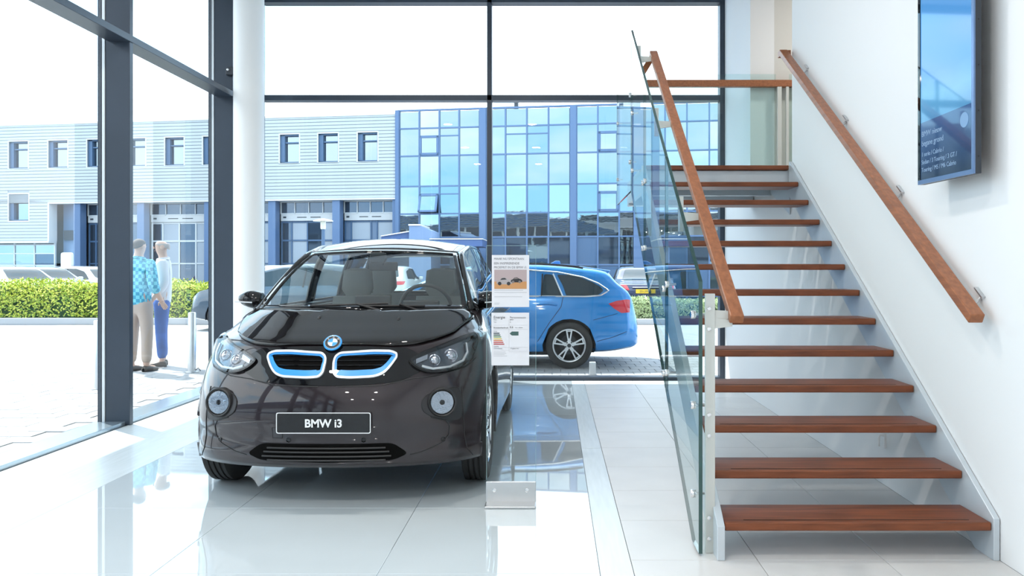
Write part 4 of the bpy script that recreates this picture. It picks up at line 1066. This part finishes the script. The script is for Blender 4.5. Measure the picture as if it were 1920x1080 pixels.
ribs(u0, u1, zb_+.02, zt_-.05); ribs(u0, ul, zll+.02, zb_)
tag(rb.build('cladding_profile', clad, wl2, fix=False), kind='stuff')
B().box(u0, u1+.1, -.06, .6, zt_, zt_+.09).build('parapet_cap', cap_, bl)
B().box(u0, ul+.05, -.05, .5, zll-.1, zll).build('edge_trim', cap_, bl); B().box(ul-.02, ul+.07, -.05, .5, zll, zb_).build('edge_trim', cap_, bl); B().box(ul, u1, -.04, .5, zb_-.06, zb_+.01).build('edge_trim', cap_, bl)
B().box(u1-.03, u1+.06, -.06, .5, zb_-.1, zt_).build('edge_trim', cap_, bl)
for a, b_, c, d in holes:
    f = B().box(a, a+.22, .06, .30, c, d).box(b_-.05, b_, .06, .3, c, d).box(a, b_, .06, .3, c, c+.06).box(a, b_, .06, .3, d-.07, d).box(a, b_, .10, .3, d-.42, d-.36).build('window', bfr2, bl)
    B().box(a+.22, b_-.05, .22, .25, c+.06, d-.42).build('pane', gwin, f); B().box(a+.22, b_-.05, .22, .25, d-.36, d-.07).build('pane', gwin, f)
    B().box(a-.06, a, -.03, .06, c-.06, d+.06).box(b_, b_+.06, -.03, .06, c-.06, d+.06).box(a, b_, -.03, .06, c-.06, c).box(a, b_, -.03, .06, d, d+.06).build('window_surround', cap_, f)
# ground floor: recess, pillars, workshop bays
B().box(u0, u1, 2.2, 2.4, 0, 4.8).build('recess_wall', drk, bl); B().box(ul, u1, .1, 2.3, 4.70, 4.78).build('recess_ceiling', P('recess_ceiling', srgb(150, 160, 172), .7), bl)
pil = [(262, 0), (142.5, 0), (388, 0), (508.5, 0), (629, 0), (742, 0)]
pil = sorted(p for p, _ in pil)
for p in pil: B().box(bu(p)-.19, bu(p)+.19, .05, .5, 0, 4.72).build('pillar', bframe, bl, bevel=.01)
sgn = P('sign_board', (.50, .51, .52), .5); dgrey = P('door_grey', srgb(150, 160, 172), .5); dmid = P('door_mid', srgb(96, 116, 142), .5)
for i, (p, q) in enumerate(zip(pil[:-1], pil[1:])):
    a, b_ = bu(p)+.19, bu(q)-.19
    bay = B().box(a, b_, .62, .70, 3.72, 4.06).build('sign_board', sgn, bl)
    mk = B(); wd = b_-a
    mk.box(a+wd*.04, a+wd*.095, .612, .62, 3.85, 3.94)
    for c, d in ((.29, .46), (.53, .71)): mk.box(a+wd*c, a+wd*d, .612, .62, 3.87, 3.91)
    mk.build('sign_marks', drk, bay)
    tr = B().box(a, b_, .60, .72, 4.62, 4.72).box(a, b_, .60, .72, 4.06, 4.10)
    for k in range(5): tr.box(a+wd*k/4-.02, a+wd*k/4+.02, .60, .72, 4.06, 4.7)
    fr_ = tr.build('transom_window', cap_, bl)
    for k in range(4): B().box(a+wd*k/4+.02, a+wd*(k+1)/4-.02, .66, .67, 4.1, 4.62).build('pane', gdark, fr_)
    # sliding doors: one leaf dark and open, the rest light panels in a frame
    df = B().box(a, b_, .72, .78, 3.62, 3.72)
    xs = [0, .18, .46, .74, 1] if i % 2 else [0, .12, .5, .62, 1]
    for k in xs: df.box(a+wd*k-.035, a+wd*k+.035, .70, .80, 0, 3.7)
    df.box(a, b_, .70, .80, 2.72, 2.80).box(a, b_, .70, .80, 1.6, 1.66)
    dr = df.build('door_frame', bfr2 if i != 1 else cap_, bl)
    for k in range(4):
        for z0, z1 in ((.1, 1.6), (1.66, 2.72), (2.8, 3.62)):
            m_ = (gdark if k in (0, 2) else dgrey) if i % 2 else (dmid if k in (0, 2) else dgrey)
            if i in (0,): m_ = gdark
            B().box(a+wd*xs[k]+.035, a+wd*xs[k+1]-.035, .74, .77, z0, z1).build('door_panel', m_, dr)
# glazed left end under the low cladding
fr_ = B()
for k in range(8): fr_.box(u0+(ul-u0)*k/7-.03, u0+(ul-u0)*k/7+.03, .4, .5, 0, zll-.1)
for z in (.9, 1.55, 2.15, 2.6): fr_.box(u0, ul, .4, .5, z-.025, z+.025)
sh = fr_.build('shopfront', cap_, bl)
zs = [0, .9, 1.55, 2.15, 2.6]
for k in range(7):
    for z0, z1 in zip(zs[:-1], zs[1:]): B().box(u0+(ul-u0)*k/7+.03, u0+(ul-u0)*(k+1)/7-.03, .44, .46, z0+.025, z1-.025).build('pane', random.choice([gdark, gmir[3], gwin]), sh)
ps = B().box(ul+.1, bu(136), .9, 1.0, 0, 4.7); ps.build('recess_panel', P('recess_panel', srgb(105, 135, 172), .35, metal=.2), bl)
B().box(ul+.2, ul+.85, .8, .9, 2.85, 3.35).build('vent_grille', drk, bl)
# curtain wall
mull = [749, 786.5, 824, 861, 899]; pier = [(899, 911.5)]
cols = [(749, 786.5), (786.5, 824), (824, 861), (861, 899), (911.5, 948), (948, 988), (988, 1028.5), (1028.5, 1069), (1081, 1121), (1121, 1161), (1161, 1188), (1207, 1247), (1247, 1288), (1288, 1330), (1330, 1372), (1372, 1414), (1414, 1456)]
zr = [8.80, 7.98, 6.68, 5.25, 3.95, 2.84, 1.55, .15]
mb = B(); ca, cb = bu(745), bu(1456)
mb.box(ca, cb, -.02, .10, zr[0], zr[0]+.08)
for z in zr[1:]: mb.box(ca, cb, -.04, .06, z-.035, z+.035)
for a, _ in cols: mb.box(bu(a)-.035, bu(a)+.035, -.05, .06, 0, zr[0])
mu = mb.build('glass_facade', bframe, bl, fix=False)
for a, b_ in ((742, 749), (899, 911.5), (1069, 1081), (1188, 1207)): B().box(bu(a), bu(b_), -.10, .2, 0, zr[0]+.05).build('pier', bframe, bl)
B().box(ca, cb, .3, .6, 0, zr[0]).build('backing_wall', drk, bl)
rg = random.Random(4)
def pane(a, b_, z0, z1, m_, dy=0, tilt=0):
    o = B().box(-(b_-a)/2, (b_-a)/2, -.012, .012, -(z1-z0)/2, (z1-z0)/2).build('pane', m_, mu); o.location = ((a+b_)/2, .01+dy, (z0+z1)/2)
    o.rotation_euler = (rg.uniform(-.006, .006)+tilt, 0, rg.uniform(-.006, .006)); return o
split = {(1, 1), (2, 1), (1, 3), (2, 3), (5, 1), (6, 1), (9, 1), (9, 3)}
sash = {(1, 1): 0, (1, 3): -.30, (9, 1): 0, (9, 3): 0}
for ci, (pa, pb) in enumerate(cols):
    a, b_ = bu(pa)+.035, bu(pb)-.035
    for ri in range(7):
        z1, z0 = zr[ri]-.035, zr[ri+1]+.035; m_ = gmir[rg.randrange(4)] if ri < 5 else [gdark, gmir[3], gdark, bfr2][(ci+ri*3) % 4]
        if (ci, ri) in split:
            zs_ = z1-.34; B().box(a, b_, -.03, .05, zs_-.03, zs_+.03).build('transom', bframe, mu)
            pane(a, b_, zs_+.03, z1, m_)
            if (ci, ri) in sash:
                t = sash[(ci, ri)]
                s_ = B().box(-(b_-a)/2, -(b_-a)/2+.09, -.05, .03, -(zs_-z0)/2, (zs_-z0)/2).box((b_-a)/2-.09, (b_-a)/2, -.05, .03, -(zs_-z0)/2, (zs_-z0)/2).box(-(b_-a)/2, (b_-a)/2, -.05, .03, -(zs_-z0)/2, -(zs_-z0)/2+.09).box(-(b_-a)/2, (b_-a)/2, -.05, .03, (zs_-z0)/2-.09, (zs_-z0)/2).box(-(b_-a)/2+.09, (b_-a)/2-.09, -.01, .01, -(zs_-z0)/2+.09, (zs_-z0)/2-.09).build('sash', bframe, mu)
                s_.location = ((a+b_)/2, -.03-(.20 if t else 0), (z0+zs_)/2); s_.rotation_euler = (t, 0, 0)
                pane(a+.1, b_-.1, z0+.1, zs_-.1, gmir[0], -.06-(.20 if t else 0), t)
            else: pane(a, b_, z0, zs_-.03, m_)
        else: pane(a, b_, z0, z1, m_)
B().box(u0, u1, 2.4, 14, 0, 8.6).box(u0, u1, .5, 2.4, 4.8, 8.6).box(u1+.06, cb, .6, 14, 0, 8.6).build('building_core', clad, bl)
nb_ = thing('neighbour_building', (-24, -14, 0), 'white louvred building mirrored in the lower panes of the curtain wall', 'building', world=True)
B().box(-50, -6.6, -24, -14, 0, 7.3).build('wall', clad, nb_)
lv = B()
for k in range(7): lv.box(-50, -6.6, -13.98, -13.85, 5.85+k*.21, 5.93+k*.21)
lv.build('louvre', bfr2, nb_)
for k in range(22): B().box(-49+k*1.9, -47.4+k*1.9, -14, -13.9, 4.6, 5.7).build('window', drk, nb_)
B().box(-50, -6.6, -14, -13.6, 2.6, 3.0).build('canopy', bfr2, nb_)
# rooftop plant, entrance canopy
rp = thing('rooftop_unit', (-2.62, 44.5, 8.72), 'pale louvred plant box on the roof behind the curtain wall', 'roof unit')
for k in range(4): B().box(-.65-.1*(k == 0), .65+.1*(k == 0), 0, 1.2, .1+.42*k, .42+.42*k).build('louvre_box', cap_, rp)
B().box(-.5, .5, .05, 1.1, 0, 1.8).build('core', bframe, rp)
vt = thing('roof_vent', at(968, 195, 39.5), 'little roof vent on the parapet by the tall mullion', 'vent')
B().lathe([(.10, -.3), (.10, .05), (.18, .08), (.16, .16), (.001, .2)], 16).build('cowl', 'darkmetal', vt, smooth=40)
cn = P('entrance_blue', srgb(112, 134, 168), .5); cn2 = P('entrance_dark_blue', srgb(66, 92, 140), .5)
en = thing('entrance_porch', (-6.0, 34.5, 0), 'blue entrance porch with white-capped block before the glass facade', 'porch')
fx = lambda px: (px-PX)*34.5/F+6.0
fz = lambda py: H-(py-PY)*34.5/F
B().prism([(fx(767), 0), (fx(767), fz(423)), (fx(787), fz(423)), (fx(808), fz(432)), (fx(808), 0)], 'y', 0, 2.6).build('block', cn, en)
B().box(fx(766), fx(788), -.05, 2.65, fz(423), fz(420.5)).build('cap', 'white', en)
B().prism([(fx(712), fz(450)), (fx(712), fz(443)), (fx(767), fz(434)), (fx(767), fz(450))], 'y', .3, 2.4).build('ramp_roof', cn2, en)
B().prism([(fx(712), fz(443)), (fx(712), fz(441.5)), (fx(767), fz(432)), (fx(767), fz(434))], 'y', .2, 2.5).build('ramp_cap', 'white', en)
B().box(fx(712), fx(767), .5, 2.3, 0, fz(450)).build('ramp_wall', gdark, en)
B().box(fx(808), fx(905), -.2, 2.6, fz(462), fz(449)).build('canopy', cn2, en); B().box(fx(807), fx(906), -.25, 2.65, fz(449), fz(447.5)).build('canopy_cap', 'white', en)
B().box(fx(885), fx(892), 0, .3, 0, fz(462)).build('canopy_post', cn, en)
B().box(fx(830), fx(880), 2.3, 2.5, 0, fz(462)).build('door', gdark, en)
# lamp post, white bin
lp = thing('lamp_post', ((606-PX)*23/F, 23, 0), 'slim lamp post with white disc head before the workshop doors', 'lamp post')
zl = H-(413-PY)*23/F
B().lathe([(.05, 0), (.045, zl-.25), (.03, zl-.25)], 16).build('pole', bframe, lp, smooth=40)
B().lathe([(.06, zl-.25), (.075, zl-.22), (.075, zl-.05), (.06, zl-.02)], 16).build('lamp_body', 'white', lp, smooth=40)
B().lathe([(.001, zl+.05), (.12, zl+.03), (.27, zl-.01), (.27, zl-.03), (.08, zl-.02)], 28).build('disc_shade', 'white', lp, smooth=40)
bn = thing('totem_sign', ((126-PX)*38.4/F, 38.4, 0), 'white rounded totem standing by the recessed bay behind the parked cars', 'totem')
B().prism(rnd([(-.24, 0), (.24, 0), (.24, 2.12), (-.24, 2.12)], .12), 'y', -.1, .1).build('panel', 'white', bn)
B().box(-.3, .3, -.16, .16, 0, .06).build('plinth', 'grey_steel', bn)

# ---------------------------------------------------------------- two men standing outside
def skin_mesh(name, verts, edges, mat, parent, sub=2):
    me = bpy.data.meshes.new(name); me.from_pydata([v[0] for v in verts], edges, [])
    o = bpy.data.objects.new(name, me); COL.objects.link(o); o.parent = parent
    if not me.skin_vertices: 
        bpy.context.view_layer.objects.active = o
    sk_ = o.modifiers.new('skin', 'SKIN'); sk_.use_smooth_shade = True
    if not me.skin_vertices:
        bm = bmesh.new(); bm.from_mesh(me); lay = bm.verts.layers.skin.verify(); bm.to_mesh(me); bm.free()
    for i, v in enumerate(verts):
        r = v[1]; me.skin_vertices[0].data[i].radius = r if isinstance(r, tuple) else (r, r)
    me.skin_vertices[0].data[0].use_root = True
    ss = o.modifiers.new('sub', 'SUBSURF'); ss.levels = sub; ss.render_levels = sub
    me.materials.append(mat); return o
def man(loc, rzv, label, skinc, hairc, shirtm, trousm, arms, bald=False, heel=0):
    root = thing('person', loc, label, 'person', 'two men outside the left glazing', rz=rzv)
    sm = P('skin', skinc, .55); V = []; E = []
    def vtx(p, r, par=None):
        V.append((p, r)); i = len(V)-1
        if par is not None: E.append((par, i))
        return i
    # faces local -y
    pel = vtx((0, .0, .95), (.155, .11)); sp1 = vtx((0, .01, 1.12), (.15, .105), pel); ch = vtx((0, .015, 1.33), (.175, .115), sp1); nb = vtx((0, .02, 1.47), (.085, .07), ch)
    nk = vtx((0, .012, 1.535), .055, nb); jaw = vtx((0, -.012, 1.60), (.066, .075), nk); sk0 = vtx((0, -.005, 1.675), (.075, .092), jaw); tp = vtx((0, .004, 1.735), (.055, .07), sk0)
    legs = []
    for s in (-1, 1):
        hp = vtx((s*.095, .0, .90), .085, pel); kn = vtx((s*.11, -.01, .50), .058, hp); an = vtx((s*.115, .015, .085), .04, kn)
        he = vtx((s*.118, -.02, .045), (.042, .035), an); to = vtx((s*.128, -.15, .03), (.04, .025), he); legs.append((hp, kn, an))
        sh_ = vtx((s*.185, .02, 1.405), .062, ch)
        a = arms[0 if s < 0 else 1]; prev = sh_
        for p, r in zip(a, (.043, .033)): prev = vtx((s*p[0], p[1], p[2]), r, prev)
        w_ = Vector(V[prev][0]); e_ = Vector(V[prev-1][0]); d = (w_-e_).normalized()
        pm = vtx(tuple(w_+d*.07), (.036, .018), prev); sdv = d.orthogonal().normalized()
        for k, (o_, L) in enumerate(((-.026, .062), (-.009, .075), (.009, .070), (.025, .055))):
            f1 = vtx(tuple(w_+d*.10+sdv*o_), .010, pm); vtx(tuple(w_+d*(.10+L)+sdv*o_+Vector((0, -.02, -.01))), .008, f1)
        t1 = vtx(tuple(w_+d*.045-sdv*.042), .011, pm); vtx(tuple(w_+d*.085-sdv*.055), .009, t1)
    body_ = skin_mesh('body', V, E, sm, root)
    # head details as part of the face
    nzb = B().lathe([(.001, -.02), (.010, -.012), (.014, 0), (.001, .022)], 10).build('nose', sm, root, smooth=60); nzb.location = (0, -.105, 1.640); nzb.rotation_euler = (.35, 0, 0)
    for s in (-1, 1):
        B().lathe([(.001, -.012), (.018, -.006), (.03, .004), (.02, .012), (.001, .012)], 14, (s*.078, .01, 1.645), 'x').build('ear', sm, root, smooth=60)
        B().lathe([(.001, -.006), (.009, 0), (.001, .006)], 10, (s*.03, -.088, 1.662), 'y').build('eye', 'print_black', root, smooth=60)
    B().box(-.024, .024, -.094, -.084, 1.592, 1.600).build('mouth', P('lips', (.35, .14, .12), .5), root, bevel=.003)
    hm = P('hair', hairc, .8); hb = B(); G = []
    for i in range(9):
        th = (.05 if not bald else .42)+(1.0 if not bald else .40)*PI/2*i/8*1.25; row = []
        for j in range(25):
            ph = 2*PI*j/24; back = (1+math.sin(ph))/2
            thh = (i/8)*(.85+1.25*back) if not bald else 1.05+(i/8)*(.12+.85*back)
            row.append((.077*math.sin(thh)*math.cos(ph), .006+.094*math.sin(thh)*math.sin(ph), 1.652+.084*math.cos(thh)))
        G.append(row)
    hb.grid(G).build('hair', hm, root, smooth=60, solid=.006, solid_off=1)
    # clothes
    V2 = [((0, 0, .83), (.178, .132)), ((0, 0, .95), (.176, .130)), ((0, .01, 1.10), (.172, .128)), ((0, .015, 1.33), (.192, .132)), ((0, .018, 1.46), (.115, .095)), ((0, .018, 1.505), (.085, .078))]; E2 = [(0, 1), (1, 2), (2, 3), (3, 4), (4, 5)]
    for s, a in ((-1, arms[0]), (1, arms[1])):
        i = len(V2); el = Vector((s*a[0][0], a[0][1], a[0][2])); shp = Vector((s*.185, .02, 1.405)); wv = Vector((s*a[1][0], a[1][1], a[1][2]))
        V2 += [(tuple(shp), .084), (tuple(el), .070), (tuple(el.lerp(wv, .55)), .060)]; E2 += [(3, i), (i, i+1), (i+1, i+2)]
    skin_mesh('shirt', V2, E2, shirtm, root)
    B().tube([(.075*math.cos(t), .015+.07*math.sin(t), 1.485+.012*math.sin(t)) for t in [2*PI*k/16 for k in range(16)]], .018, 8, True).build('collar', shirtm, root, smooth=60)
    V3 = [((0, 0, .985), (.168, .122)), ((0, .0, .90), (.170, .125))]; E3 = [(0, 1)]
    for s in (-1, 1):
        i = len(V3); V3 += [((s*.098, .0, .80), .100), ((s*.112, -.008, .50), .078), ((s*.118, .012, .10), .064)]; E3 += [(1, i), (i, i+1), (i+1, i+2)]
    skin_mesh('trousers', V3, E3, trousm, root)
    for s in (-1, 1):
        G = []
        for i, (y, wv, h) in enumerate(((.07, .02, .05), (.06, .042, .075), (.0, .046, .085), (-.09, .052, .062), (-.16, .045, .048), (-.19, .015, .03))):
            G.append([(s*.12+wv*math.cos(t), y, max(.0, h*.5+h*.55*math.sin(t))) for t in [2*PI*k/14 for k in range(15)]])
        B().grid(G).build('shoe', P('shoe', (.06, .045, .035), .5), root, smooth=60)
    return root
teal = P('teal_shirt', srgb(120, 195, 210), .8)
t = teal.node_tree; bs = t.nodes['Principled BSDF']; c = t.nodes.new('ShaderNodeTexCoord')
w1 = t.nodes.new('ShaderNodeTexChecker'); w1.inputs['Scale'].default_value = 22; w1.inputs[1].default_value = (*srgb(120, 200, 215), 1); w1.inputs[2].default_value = (*srgb(70, 150, 180), 1)
t.links.new(c.outputs['Object'], w1.inputs[0]); t.links.new(w1.outputs[0], bs.inputs['Base Color'])
man((-5.45, 10.85, 0), PI*.92, 'man seen from behind in teal checked shirt and beige trousers', (.55, .36, .28), (.10, .08, .07), teal, P('beige_trousers', (.45, .36, .30), .85), (((.26, .06, 1.14), (.24, -.10, .95)), ((.27, .05, 1.15), (.25, -.08, .93))))
man((-5.44, 11.45, 0), -PI*.38, 'bald man in white shirt and blue jeans facing his companion', (.58, .38, .30), (.40, .36, .34), P('white_shirt', (.62, .63, .66), .8), P('blue_jeans', srgb(52, 92, 160), .85, noise=.3, nscale=6), (((.27, .0, 1.14), (.24, -.17, .98)), ((.27, .05, 1.15), (.26, -.10, .93))), bald=True)
